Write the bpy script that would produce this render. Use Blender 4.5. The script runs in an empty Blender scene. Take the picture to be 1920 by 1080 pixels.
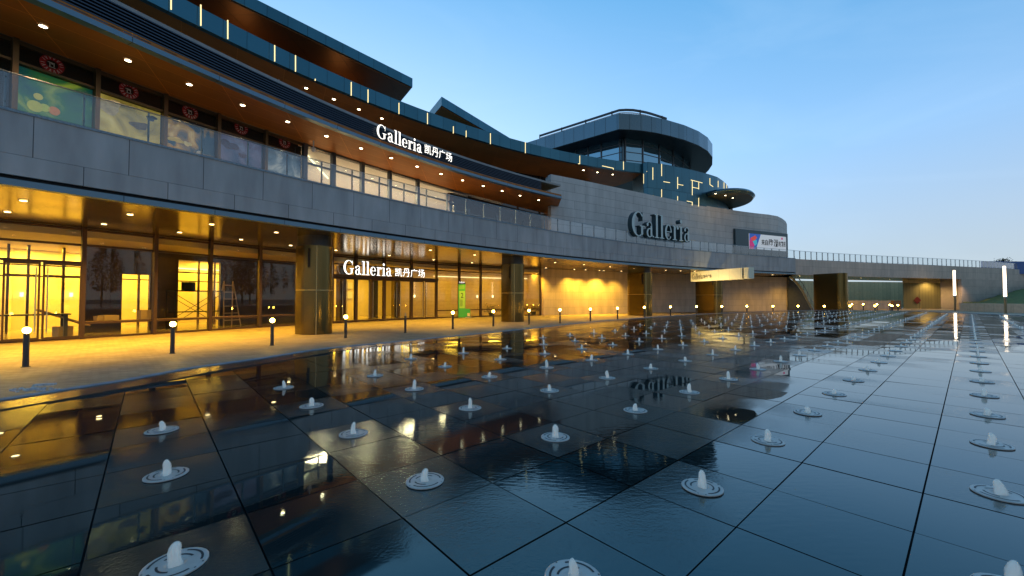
import bpy, bmesh, math, random
import numpy as np
from mathutils import Vector, Matrix
random.seed(7)
S = bpy.context.scene
COL = S.collection
# ------------------------------------------------------------------ camera, sky, exposure
F, PIT, H = 764.0, 0.0256, 1.70
cam = bpy.data.objects.new('camera', bpy.data.cameras.new('camera')); COL.objects.link(cam)
cam.location = (0, 0, H); cam.rotation_euler = (math.pi/2 + PIT, 0, 0)
cam.data.sensor_width = 36; cam.data.lens = F/1920*36
cam.data.clip_start = 0.05; cam.data.clip_end = 3000
S.camera = cam
W = bpy.data.worlds.new('World'); S.world = W; W.use_nodes = True
SUN_AZ = -0.42     # where the sun went down: behind the mall, a little left of the view
def build_world():
    nt = W.node_tree; N = nt.nodes; L = nt.links
    bg = N['Background']
    def nd(t, **k):
        n = N.new(t)
        for a, b in k.items(): setattr(n, a, b)
        return n
    def mth(op, a, b=None, clamp=False):
        n = nd('ShaderNodeMath', operation=op); n.use_clamp = clamp
        for i, v in enumerate((a, b)):
            if v is None: continue
            if isinstance(v, (int, float)): n.inputs[i].default_value = v
            else: L.new(v, n.inputs[i])
        return n.outputs[0]
    tc = nd('ShaderNodeTexCoord'); sep = nd('ShaderNodeSeparateXYZ'); L.new(tc.outputs['Generated'], sep.inputs[0])
    x, y, z = sep.outputs
    def ramp(fac, stops):
        r = nd('ShaderNodeValToRGB'); cr = r.color_ramp
        while len(cr.elements) < len(stops): cr.elements.new(.5)
        for e, (p, c) in zip(cr.elements, stops): e.position = p; e.color = (*c, 1)
        L.new(fac, r.inputs[0]); return r.outputs[0]
    # front (bright, after sunset) and back (deep dusk blue) skies over elevation
    front = ramp(z, [(0, (.40, .50, .55)), (.10, (.36, .49, .62)), (.30, (.24, .49, .83)), (.62, (.07, .31, .63)), (1, (.03, .17, .36))])
    back = ramp(z, [(0, (.44, .43, .44)), (.15, (.38, .37, .39)), (.40, (.12, .18, .24)), (.6, (.05, .14, .21)), (1, (.04, .19, .34))])
    hx, hy = math.sin(SUN_AZ), math.cos(SUN_AZ)
    hl = mth('SQRT', mth('ADD', mth('ADD', mth('MULTIPLY', x, x), mth('MULTIPLY', y, y)), 1e-4))
    dt = mth('DIVIDE', mth('ADD', mth('MULTIPLY', x, hx), mth('MULTIPLY', y, hy)), hl)
    f = mth('MULTIPLY_ADD', dt, .5, ); N[-1].inputs[2].default_value = .5
    f = mth('POWER', f, .6, True)
    mx = nd('ShaderNodeMix', data_type='RGBA'); L.new(f, mx.inputs[0]); L.new(back, mx.inputs[6]); L.new(front, mx.inputs[7])
    # soft glow low over the building
    g = mth('POWER', mth('MAXIMUM', dt, 0.0), 3.5)
    ge = mth('MULTIPLY', g, mth('POWER', mth('SUBTRACT', 1.0, mth('ABSOLUTE', mth('MULTIPLY', mth('SUBTRACT', z, .20), 1.3)), True), 2.2))
    gl = nd('ShaderNodeMix', data_type='RGBA'); L.new(mth('MULTIPLY', ge, .85, True), gl.inputs[0]); L.new(mx.outputs[2], gl.inputs[6]); gl.inputs[7].default_value = (.66, .86, 1.0, 1)
    # faint high cirrus
    mp = nd('ShaderNodeMapping'); L.new(tc.outputs['Generated'], mp.inputs[0]); mp.inputs['Scale'].default_value = (1.2, 2.2, 4.5); mp.inputs['Rotation'].default_value = (.2, .5, .4)
    ns = nd('ShaderNodeTexNoise'); ns.inputs['Scale'].default_value = 1.6; ns.inputs['Detail'].default_value = 7; ns.inputs['Distortion'].default_value = .7
    L.new(mp.outputs[0], ns.inputs['Vector'])
    c = mth('MULTIPLY', mth('SUBTRACT', ns.outputs[0], .50, True), .40, True)
    cl = nd('ShaderNodeMix', data_type='RGBA'); L.new(c, cl.inputs[0]); L.new(gl.outputs[2], cl.inputs[6]); cl.inputs[7].default_value = (.62, .78, .93, 1)
    sk = nd('ShaderNodeTexSky', sky_type='NISHITA'); sk.sun_disc = False
    sk.sun_elevation = math.radians(1.0); sk.sun_rotation = SUN_AZ; sk.ozone_density = 3
    ad = nd('ShaderNodeMix', data_type='RGBA', blend_type='ADD'); ad.inputs[0].default_value = .05
    L.new(cl.outputs[2], ad.inputs[6]); L.new(sk.outputs[0], ad.inputs[7])
    L.new(ad.outputs[2], bg.inputs[0]); bg.inputs[1].default_value = 1.33
build_world()
sun = bpy.data.objects.new('sun', bpy.data.lights.new('sun', 'SUN')); COL.objects.link(sun)
sun.data.energy = .06; sun.data.angle = math.radians(20); sun.data.color = (1, .8, .65)   # last afterglow
sun.rotation_euler = (math.radians(84), 0, -SUN_AZ + math.pi)
S.view_settings.view_transform = 'Standard'; S.view_settings.look = 'None'; S.view_settings.gamma = 1
S.view_settings.exposure = 0.0
S.cycles.use_denoising = True
S.cycles.sample_clamp_indirect = 6; S.cycles.max_bounces = 8; S.cycles.transparent_max_bounces = 24
S.cycles.caustics_reflective = False; S.cycles.caustics_refractive = False
# ------------------------------------------------------------------ pixel <-> world helpers (plan survey of the photo)
def ray(px, py):
    u = (px-960)/F; v = (540-py)/F
    return Vector((u, math.cos(PIT)-v*math.sin(PIT), math.sin(PIT)+v*math.cos(PIT)))
def PZ(px, py, z):
    r = ray(px, py); t = (z-H)/r.z; return Vector((r.x*t, r.y*t, z))
def PD(px, py, d):
    r = ray(px, py); t = d/r.y; return Vector((r.x*t, d, H+r.z*t))
def proj(p):
    y = p[1]*math.cos(PIT)+(p[2]-H)*math.sin(PIT); z = -p[1]*math.sin(PIT)+(p[2]-H)*math.cos(PIT)
    return 960+F*p[0]/y, 540-F*z/y
def polycurve(pts, z, deg, xs):
    a = np.array(pts, float); k = np.polyfit((a[:, 0]-900)/900, a[:, 1], deg)
    return [PZ(x, float(np.polyval(k, (x-900)/900)), z).xy for x in xs]
def resample(pts, step=None, n=None):
    P = [Vector(p[:2]) for p in pts]; s = [0]
    for a, b in zip(P, P[1:]): s.append(s[-1]+(b-a).length)
    n = n or max(2, int(round(s[-1]/step))+1); out = []; j = 0
    for i in range(n):
        t = s[-1]*i/(n-1)
        while j < len(P)-2 and s[j+1] < t: j += 1
        k = (t-s[j])/max(1e-9, s[j+1]-s[j]); out.append(P[j].lerp(P[j+1], min(1, max(0, k))))
    return out
def smooth(pts, it=3):
    P = [Vector(p[:2]) for p in pts]
    for _ in range(it):
        Q = [P[0]]
        for a, b in zip(P, P[1:]): Q += [a.lerp(b, .25), a.lerp(b, .75)]
        P = Q+[P[-1]]
    return P
def norms(pts):
    out = []
    for i in range(len(pts)):
        a = pts[max(0, i-1)]; b = pts[min(len(pts)-1, i+1)]; t = (b-a).normalized(); out.append(Vector((-t.y, t.x)))
    return out
def offset(pts, d): return [p+n*d for p, n in zip(pts, norms(pts))]
def extend_left(pts, L):
    t = (pts[0]-pts[1]).normalized(); return [pts[0]+t*L]+list(pts)
def on_plan(plan, px, py=None, last=False):
    """point of a plan curve seen at pixel column px (and height at py)"""
    r = ray(px, 540 if py is None else py); d = Vector((r.x, r.y)); best = None
    for a, b in zip(plan, plan[1:]):
        e = b-a; den = d.x*e.y-d.y*e.x
        if abs(den) < 1e-9: continue
        t = (a.x*e.y-a.y*e.x)/den; u = (a.x*d.y-a.y*d.x)/den
        if t > 0 and -1e-6 <= u <= 1+1e-6 and (best is None or t < best[0]): best = (t, a+e*u, e.normalized())
    if best is None:
        az = lambda p: math.atan2(p.x, p.y) % (2*math.pi)
        da = abs(math.atan2(d.x, d.y)-math.atan2(plan[-1].x, plan[-1].y)); db = abs(math.atan2(d.x, d.y)-math.atan2(plan[0].x, plan[0].y))
        a, b, c = (plan[-2], plan[-1], plan[-1]) if da < db else (plan[0], plan[1], plan[0])
        return Vector((c.x, c.y, H+r.z*c.length/max(d.length, 1e-6))), (b-a).normalized()
    return Vector((best[1].x, best[1].y, H+r.z*best[0])), best[2]
# ------------------------------------------------------------------ mesh builder
class G:
    def __init__(s): s.v = []; s.f = []; s.uv = []; s.mi = []; s.m = 0
    def quad(s, a, b, c, d, uv=None):
        i = len(s.v); s.v += [tuple(a), tuple(b), tuple(c), tuple(d)]; s.f.append((i, i+1, i+2, i+3)); s.uv.append(uv or [(0, 0), (1, 0), (1, 1), (0, 1)]); s.mi.append(s.m)
    def poly(s, pts, uv=None):
        i = len(s.v); s.v += [tuple(p) for p in pts]; s.f.append(tuple(range(i, i+len(pts)))); s.uv.append(uv or [(p[0], p[1]) for p in pts]); s.mi.append(s.m)
    def box(s, c, e, rz=0, M=None):
        """c centre, e full sizes"""
        M = M or (Matrix.Translation(c) @ Matrix.Rotation(rz, 4, 'Z'))
        x, y, z = e[0]/2, e[1]/2, e[2]/2
        p = [M @ Vector(q) for q in ((-x,-y,-z),(x,-y,-z),(x,y,-z),(-x,y,-z),(-x,-y,z),(x,-y,z),(x,y,z),(-x,y,z))]
        for q, w, h in (((0,1,5,4), e[0], e[2]), ((1,2,6,5), e[1], e[2]), ((2,3,7,6), e[0], e[2]), ((3,0,4,7), e[1], e[2]), ((4,5,6,7), e[0], e[1]), ((3,2,1,0), e[0], e[1])):
            s.quad(*[p[k] for k in q], uv=[(0, 0), (w, 0), (w, h), (0, h)])
    def ribbon(s, plan, z0, z1, th, u0=0.0):
        """closed wall: outer face along plan, thickness th to the building side"""
        inn = offset(plan, th); u = u0
        for i in range(len(plan)-1):
            a, b, c, d = plan[i], plan[i+1], inn[i+1], inn[i]; w = (b-a).length
            V = lambda p, z: (p.x, p.y, z)
            s.quad(V(a,z0), V(b,z0), V(b,z1), V(a,z1), [(u,z0),(u+w,z0),(u+w,z1),(u,z1)])
            s.quad(V(c,z0), V(d,z0), V(d,z1), V(c,z1), [(u+w,z0),(u,z0),(u,z1),(u+w,z1)])
            s.quad(V(a,z1), V(b,z1), V(c,z1), V(d,z1), [(u,0),(u+w,0),(u+w,th),(u,th)])
            s.quad(V(d,z0), V(c,z0), V(b,z0), V(a,z0), [(u,th),(u+w,th),(u+w,0),(u,0)])
            u += w
        for i in (0, -1):
            a, d = plan[i], inn[i]; V = lambda p, z: (p.x, p.y, z)
            q = [V(a,z0), V(d,z0), V(d,z1), V(a,z1)]
            s.quad(*(q if i else q[::-1]), uv=[(0,z0),(th,z0),(th,z1),(0,z1)])
    def slab(s, A, B, z0, z1, n=60):
        """horizontal slab between two plan lines"""
        A = resample(A, n=n); B = resample(B, n=n); u = 0
        V = lambda p, z: (p.x, p.y, z)
        for i in range(n-1):
            w = (A[i+1]-A[i]).length; h0 = (B[i]-A[i]).length; h1 = (B[i+1]-A[i+1]).length
            s.quad(V(B[i],z0), V(B[i+1],z0), V(A[i+1],z0), V(A[i],z0), [(u,h0),(u+w,h1),(u+w,0),(u,0)])
            s.quad(V(A[i],z1), V(A[i+1],z1), V(B[i+1],z1), V(B[i],z1), [(u,0),(u+w,0),(u+w,h1),(u,h0)])
            s.quad(V(A[i],z0), V(A[i+1],z0), V(A[i+1],z1), V(A[i],z1), [(u,z0),(u+w,z0),(u+w,z1),(u,z1)])
            s.quad(V(B[i+1],z0), V(B[i],z0), V(B[i],z1), V(B[i+1],z1), [(u,z0),(u+w,z0),(u+w,z1),(u,z1)])
            u += w
        for i in (0, n-1): s.quad(V(A[i],z0), V(B[i],z0), V(B[i],z1), V(A[i],z1))
    def prism(s, P, z0, z1):
        n = len(P)
        s.poly([(p[0], p[1], z1) for p in P]); s.poly([(p[0], p[1], z0) for p in P[::-1]]); u = 0
        for i in range(n):
            a, b = P[i], P[(i+1) % n]; w = math.hypot(b[0]-a[0], b[1]-a[1])
            s.quad((a[0],a[1],z0), (b[0],b[1],z0), (b[0],b[1],z1), (a[0],a[1],z1), [(u,z0),(u+w,z0),(u+w,z1),(u,z1)]); u += w
    def tube(s, a, b, r, n=8, r2=None):
        a = Vector(a); b = Vector(b); r2 = r if r2 is None else r2; t = (b-a).normalized()
        x = t.cross(Vector((0,0,1)));  x = Vector((1,0,0)) if x.length < 1e-3 else x.normalized(); y = t.cross(x)
        ra = [a+(x*math.cos(q)+y*math.sin(q))*r for q in [2*math.pi*k/n for k in range(n)]]
        rb = [b+(x*math.cos(q)+y*math.sin(q))*r2 for q in [2*math.pi*k/n for k in range(n)]]
        for k in range(n): s.quad(ra[k], ra[(k+1) % n], rb[(k+1) % n], rb[k])
        s.poly(ra[::-1]); s.poly(rb)
    def lathe(s, prof, c=(0,0,0), n=16, fn=None):
        """prof: (r,z) pairs"""
        for (r0, z0), (r1, z1) in zip(prof, prof[1:]):
            for k in range(n):
                a0, a1 = 2*math.pi*k/n, 2*math.pi*(k+1)/n
                p = [(c[0]+r*math.cos(a), c[1]+r*math.sin(a), c[2]+z) for r, z, a in ((r0,z0,a0),(r0,z0,a1),(r1,z1,a1),(r1,z1,a0))]
                if r0 < 1e-6: s.poly([p[0], p[2], p[3]])
                elif r1 < 1e-6: s.poly([p[0], p[1], p[2]])
                else: s.quad(*p)
    def build(s, name, mats, parent=None, smooth=False, weld=False):
        mats = mats if isinstance(mats, (list, tuple)) else [mats]
        o = Vector((0,0,0))
        q = parent
        while q is not None: o += q.location; q = q.parent
        me = bpy.data.meshes.new(name)
        me.from_pydata([(x-o.x, y-o.y, z-o.z) for x, y, z in s.v], [], s.f)
        uvl = me.uv_layers.new(name='UVMap')
        flat = [c for f in s.uv for q2 in f for c in q2]
        uvl.data.foreach_set('uv', flat)
        me.polygons.foreach_set('material_index', s.mi)
        for m in mats: me.materials.append(m)
        if smooth or weld:
            bm = bmesh.new(); bm.from_mesh(me); bmesh.ops.remove_doubles(bm, verts=bm.verts, dist=1e-4)
            bmesh.ops.recalc_face_normals(bm, faces=bm.faces); bm.to_mesh(me); bm.free()
        if smooth: me.shade_smooth()
        ob = bpy.data.objects.new(name, me); COL.objects.link(ob)
        if parent: ob.parent = parent
        return ob
def tag(o, label=None, cat=None, group=None, kind=None):
    if label: o['label'] = label
    if cat: o['category'] = cat
    if group: o['group'] = group
    if kind: o['kind'] = kind
    return o
def empty(name, loc, label=None, cat=None, group=None):
    o = bpy.data.objects.new(name, None); COL.objects.link(o); o.location = loc; o.empty_display_size = .2
    return tag(o, label, cat, group)
def copy_tree(o, parent=None):
    c = o.copy(); COL.objects.link(c); c.parent = parent
    for ch in list(o.children): copy_tree(ch, c)
    return c
# ------------------------------------------------------------------ materials
def mat(name, col, rough=.6, metal=0, spec=.5, emit=None, es=0, noise=0, nscale=3, bump=0, bscale=40, joints=None, bri=None, coat=0, alpha=None, jit=0, aniso=0):
    """joints=(w,h,line,offset,dark) panel joints in UV metres"""
    m = bpy.data.materials.new(name); m.use_nodes = True; nt = m.node_tree; N = nt.nodes; L = nt.links
    b = N['Principled BSDF']; b.inputs['Base Color'].default_value = (*col, 1); b.inputs['Roughness'].default_value = rough
    b.inputs['Metallic'].default_value = metal; b.inputs['Specular IOR Level'].default_value = spec; b.inputs['Coat Weight'].default_value = coat
    if emit: b.inputs['Emission Color'].default_value = (*emit, 1); b.inputs['Emission Strength'].default_value = es
    cur = None
    tc = N.new('ShaderNodeTexCoord')
    if noise:
        ns = N.new('ShaderNodeTexNoise'); ns.inputs['Scale'].default_value = nscale; ns.inputs['Detail'].default_value = 6
        geo = N.new('ShaderNodeNewGeometry'); vm = N.new('ShaderNodeVectorMath'); vm.operation = 'MULTIPLY'; vm.inputs[1].default_value = (1, 1, .22) if 'cladding' in name or 'panel' in name else (1, 1, 1); L.new(geo.outputs['Position'], vm.inputs[0]); L.new(vm.outputs[0], ns.inputs['Vector'])
        mr = N.new('ShaderNodeMapRange'); mr.inputs[1].default_value = .25; mr.inputs[2].default_value = .75; mr.inputs[3].default_value = 1-noise; mr.inputs[4].default_value = 1+noise
        L.new(ns.outputs[0], mr.inputs[0])
        mx = N.new('ShaderNodeMix'); mx.data_type = 'RGBA'; mx.blend_type = 'MULTIPLY'; mx.inputs[0].default_value = 1; mx.inputs[6].default_value = (*col, 1)
        L.new(mr.outputs[0], mx.inputs[7]); cur = mx.outputs[2]
    hsock = None
    if joints:
        w, h, ln, off, dk = joints
        br = N.new('ShaderNodeTexBrick'); br.offset = off; br.inputs['Scale'].default_value = 1; br.inputs['Brick Width'].default_value = w; br.inputs['Row Height'].default_value = h
        br.inputs['Mortar Size'].default_value = ln; br.inputs['Mortar Smooth'].default_value = 0.0; br.inputs['Bias'].default_value = 0
        br.inputs['Color1'].default_value = (1-jit,)*3+(1,); br.inputs['Color2'].default_value = (1+jit,)*3+(1,); br.inputs['Mortar'].default_value = (dk, dk, dk, 1)
        L.new(tc.outputs['UV'], br.inputs['Vector'])
        mx = N.new('ShaderNodeMix'); mx.data_type = 'RGBA'; mx.blend_type = 'MULTIPLY'; mx.inputs[0].default_value = 1; mx.inputs[6].default_value = (*col, 1)
        if cur: L.new(cur, mx.inputs[6])
        L.new(br.outputs['Color'], mx.inputs[7]); cur = mx.outputs[2]
        bp = N.new('ShaderNodeBump'); bp.invert = True; bp.inputs['Strength'].default_value = .6; bp.inputs['Distance'].default_value = .01
        L.new(br.outputs['Fac'], bp.inputs['Height']); hsock = bp.outputs[0]
    if bump:
        ns = N.new('ShaderNodeTexNoise'); ns.inputs['Scale'].default_value = bscale; ns.inputs['Detail'].default_value = 4
        geo = N.new('ShaderNodeNewGeometry'); L.new(geo.outputs['Position'], ns.inputs['Vector'])
        bp = N.new('ShaderNodeBump'); bp.inputs['Strength'].default_value = bump; bp.inputs['Distance'].default_value = .01
        L.new(ns.outputs[0], bp.inputs['Height'])
        if hsock: L.new(hsock, bp.inputs['Normal'])
        hsock = bp.outputs[0]
    if cur: L.new(cur, b.inputs['Base Color'])
    if hsock: L.new(hsock, b.inputs['Normal'])
    return m
def emis(name, col, st):
    m = bpy.data.materials.new(name); m.use_nodes = True; nt = m.node_tree; nt.nodes.clear()
    e = nt.nodes.new('ShaderNodeEmission'); e.inputs[0].default_value = (*col, 1); e.inputs[1].default_value = st
    o = nt.nodes.new('ShaderNodeOutputMaterial'); nt.links.new(e.outputs[0], o.inputs[0]); return m
def glass(name, tint=(.9, .95, .95), refl=1.0, base=.04, rough=0.0):
    m = bpy.data.materials.new(name); m.use_nodes = True; nt = m.node_tree; N = nt.nodes; L = nt.links; N.clear()
    tr = N.new('ShaderNodeBsdfTransparent'); tr.inputs[0].default_value = (*tint, 1)
    gl = N.new('ShaderNodeBsdfGlossy'); gl.inputs['Roughness'].default_value = rough; gl.inputs[0].default_value = (.95, .98, 1, 1)
    # Schlick reflectance from |N.I|, the same from both sides of the pane
    geo = N.new('ShaderNodeNewGeometry'); dp = N.new('ShaderNodeVectorMath'); dp.operation = 'DOT_PRODUCT'
    L.new(geo.outputs['Incoming'], dp.inputs[0]); L.new(geo.outputs['Normal'], dp.inputs[1])
    ab = N.new('ShaderNodeMath'); ab.operation = 'ABSOLUTE'; L.new(dp.outputs['Value'], ab.inputs[0])
    om = N.new('ShaderNodeMath'); om.operation = 'SUBTRACT'; om.inputs[0].default_value = 1; L.new(ab.outputs[0], om.inputs[1])
    pw = N.new('ShaderNodeMath'); pw.operation = 'POWER'; pw.inputs[1].default_value = 4.5; L.new(om.outputs[0], pw.inputs[0])
    mt = N.new('ShaderNodeMath'); mt.operation = 'MULTIPLY_ADD'; mt.inputs[1].default_value = refl; mt.inputs[2].default_value = base; mt.use_clamp = True
    L.new(pw.outputs[0], mt.inputs[0])
    mx = N.new('ShaderNodeMixShader'); L.new(mt.outputs[0], mx.inputs[0]); L.new(tr.outputs[0], mx.inputs[1]); L.new(gl.outputs[0], mx.inputs[2])
    o = N.new('ShaderNodeOutputMaterial'); L.new(mx.outputs[0], o.inputs[0]); return m
M = {}
M['parapet'] = mat('grey granite cladding', (.37, .38, .40), .75, noise=.22, nscale=1.8, bump=.25, bscale=60, joints=(1.94, 10, .010, 0, .25), jit=.05)
M['stone'] = mat('beige stone cladding', (.54, .47, .41), .8, noise=.18, nscale=1.6, bump=.2, bscale=50, joints=(1.25, .78, .008, .5, .45), jit=.05)
M['upstone'] = mat('pale stone cladding', (.56, .53, .51), .8, noise=.15, nscale=1.6, bump=.2, bscale=50, joints=(2.5, .72, .010, .5, .35), jit=.035)
M['cap'] = mat('rough stone coping', (.22, .29, .36), .7, noise=.35, nscale=25, bump=.5, bscale=60)
M['teal'] = mat('teal metal panel', (.055, .15, .19), .35, metal=.9, noise=.08, nscale=.8, joints=(1.1, 30, .012, 0, .3), jit=.08)
M['tealtrim'] = mat('teal metal trim', (.13, .21, .27), .4, metal=.6, joints=(2.4, 30, .012, 0, .3), jit=.05)
M['greyp'] = mat('grey metal panel', (.13, .19, .22), .25, metal=.95, noise=.06, nscale=.8, joints=(1.3, 30, .02, 0, .25), jit=.06)
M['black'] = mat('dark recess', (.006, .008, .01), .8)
M['louver'] = mat('dark louvre metal', (.04, .055, .08), .35, metal=.5)
M['louverback'] = mat('louvre backing', (.008, .01, .014), .6)
M['soffit'] = mat('bronze ceiling panel', (.33, .235, .065), .17, metal=.85, noise=.14, nscale=.8, joints=(2.4, 1.25, .012, 0, .45), jit=.16)
M['soffit_up'] = mat('orange brown ceiling panel', (.42, .135, .018), .5, metal=0, spec=.25, noise=.12, nscale=.7, joints=(2.4, 1.1, .010, 0, 1.9), jit=.08)
M['soffit_l3'] = mat('brown ceiling panel', (.36, .13, .03), .5, metal=0, spec=.25, noise=.12, nscale=.7, joints=(2.4, 1.4, .010, 0, 1.6), jit=.08)
M['bronze'] = mat('bronze column cladding', (.135, .10, .035), .25, metal=.85, noise=.06, nscale=1.2)
M['seam'] = mat('pale seam strip', (.50, .42, .22), .4, metal=.6)
M['frame'] = mat('bronze window frame', (.085, .05, .03), .4, metal=.5)
M['frame_grey'] = mat('grey window frame', (.09, .10, .11), .4, metal=.5)
M['glass'] = glass('shopfront glass', (.93, .93, .88), .6, .028)
M['glass_rail'] = glass('railing glass', (.92, .95, .96), .8, .06)
M['glass_blue'] = mat('reflective blue glazing', (.24, .40, .47), .03, metal=.85)
M['glass_dark'] = mat('dark glazing', (.012, .012, .014), .08, spec=.8)
M['steel'] = mat('brushed steel', (.34, .38, .40), .35, metal=.8)
M['dkmetal'] = mat('dark metal', (.06, .065, .07), .45, metal=.6)
M['post'] = mat('railing post metal', (.14, .18, .20), .4, metal=.7)
M['lamp'] = emis('downlight lens', (1, .80, .48), 16)
M['lampy'] = emis('warm downlight lens', (1, .72, .32), 14)
M['globe'] = emis('bollard globe', (1, .58, .08), 100)
M['slit'] = emis('facade light strip', (1, .80, .38), 1.7)
M['tube'] = emis('light column tube', (1, .78, .55), 5.5)
M['sign'] = emis('backlit sign face', (1, .97, .90), 2.2)
M['cove'] = emis('ceiling cove light', (1, .80, .42), 3.0)
M['interior'] = mat('painted interior wall', (.75, .66, .42), .7, noise=.05)
M['istone'] = mat('interior stone wall', (.62, .48, .30), .55, noise=.08, joints=(1.4, .35, .008, .5, .7), jit=.04)
M['ifloor'] = mat('polished interior floor', (.45, .36, .22), .18)
M['iceil'] = mat('interior ceiling', (.70, .58, .36), .6)
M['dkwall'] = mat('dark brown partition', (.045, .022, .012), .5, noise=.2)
M['wood'] = mat('timber', (.30, .17, .08), .6, noise=.2, nscale=6)
M['card'] = mat('cardboard', (.42, .31, .18), .8, noise=.1)
M['white'] = mat('white paint', (.75, .76, .78), .5)
M['cream'] = mat('cream sign metal', (.80, .74, .58), .45, noise=.06, joints=(1.3, 30, .01, 0, .4))
M['letterdk'] = mat('dark teal letter metal', (.05, .085, .10), .38, metal=.5)
M['letterface'] = mat('pale teal letter face', (.52, .62, .62), .45, metal=.1)
M['textdk'] = mat('dark brown lettering', (.05, .03, .015), .5)
M['green'] = mat('green sign board', (.06, .42, .06), .5, emit=(.10, .7, .12), es=.10)
M['green2'] = mat('light green sign panel', (.35, .62, .08), .5, emit=(.4, .8, .1), es=.12)
M['red'] = mat('red enamel', (.30, .01, .02), .5, emit=(.8, .03, .06), es=.03)
M['grass'] = mat('grass', (.13, .13, .018), .9, noise=.5, nscale=3, bump=.8, bscale=30)
M['leaf'] = mat('foliage', (.05, .075, .03), .8, noise=.4, nscale=5)
M['bark'] = mat('bark', (.06, .045, .03), .9)
M['blue'] = mat('blue site hoarding', (.02, .10, .32), .5, joints=(1.0, 30, .02, 0, .6), jit=.1)
M['olive'] = mat('olive sheet hoarding', (.66, .54, .30), .7, noise=.1, joints=(.9, 30, .02, 0, .55), jit=.08)
M['concrete'] = mat('concrete', (.30, .30, .30), .85, noise=.15)
M['stair'] = mat('dark stair stone', (.13, .15, .17), .8, noise=.2, joints=(1.2, .6, .01, .5, .5))
# ------------------------------------------------------------------ plan curves surveyed from the photo
XS = list(range(-150, 1981, 30))
Zsof, Ztrim, Zst0, Ztop = 4.68, 4.86, 4.97, 6.64
C1 = polycurve([(2,204),(74,221.7),(252,265),(300,275),(560,337),(679,362),(807,392.5),(949,421.7),(1060,437),(1153,451.5),(1300,469),(1400,479),(1481,485),(1550,488),(1720,497),(1842,501)], Ztop, 5, XS)
C1 = resample(extend_left(C1, 6), step=.9)
L2 = polycurve([(67,0),(153,38),(350,125),(550,208),(690.6,267.5),(838,314.7),(949,346.7),(1053,372.5)], 9.40, 4, list(range(-60, 1054, 20))+[1053])
L2 = resample(extend_left(L2, 9), step=.7)
L2W = polycurve([(17,67),(173,130),(300,173),(410,213),(567,267),(618,283),(727,322),(818,347),(904,372),(1021,399)], 9.40, 3, list(range(-60, 1041, 20)))
L2W = resample(extend_left(L2W, 9), step=.7)
L3 = polycurve([(277,0),(367,50),(427,72),(517,117),(553,135),(640,170),(749,212),(801.7,232.8),(919.7,270),(985,287),(1060,302),(1087,307),(1149.6,316),(1206,325)], 14.70, 4, list(range(160, 1207, 20))+[1206])
L3 = resample(extend_left(L3, 16), step=.8)
GW = polycurve([(2,411.7),(157,428),(289,442),(393,452.4),(483,462.6),(620,479),(719,487),(818,494),(900,498.5),(1024,504)], Zsof, 4, list(range(-120, 1027, 20)))
GW = resample(extend_left(GW, 5), step=.8)
SW = polycurve([(1026,504.2),(1177,511),(1250,513.6),(1303,515.2),(1403,518),(1477,520)], Zsof, 2, list(range(1014, 1478, 15))+[1477])
SW = resample(SW, step=.8)
DECK_Z = .85
edge_px = [(-60,758),(0,750),(120,730),(250,710),(350,690),(480,673.5),(590,655),(695,645),(830,632),(960,619.5),(1107,603.5),(1209,595.5),(1300,590),(1350,587),(1450,583.4),(1550,581.5),(1640,582),(1725,584),(1800,586.7),(1917,591.7)]
EDGE = smooth([PZ(x, y, DECK_Z).xy for x, y in edge_px], 2)
# ------------------------------------------------------------------ ground and walk
M['paving'] = mat('walkway block paving', (.36, .29, .20), .6, noise=.25, nscale=1.2, bump=.35, bscale=30, joints=(.22, .11, .006, .5, .55), jit=.16)
g = G(); R = 700
g.quad((-R,-R,0), (R,-R,0), (R,R,0), (-R,R,0), [(-R,-R),(R,-R),(R,R),(-R,R)])
tag(g.build('ground', M['paving']), kind='structure')
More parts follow.
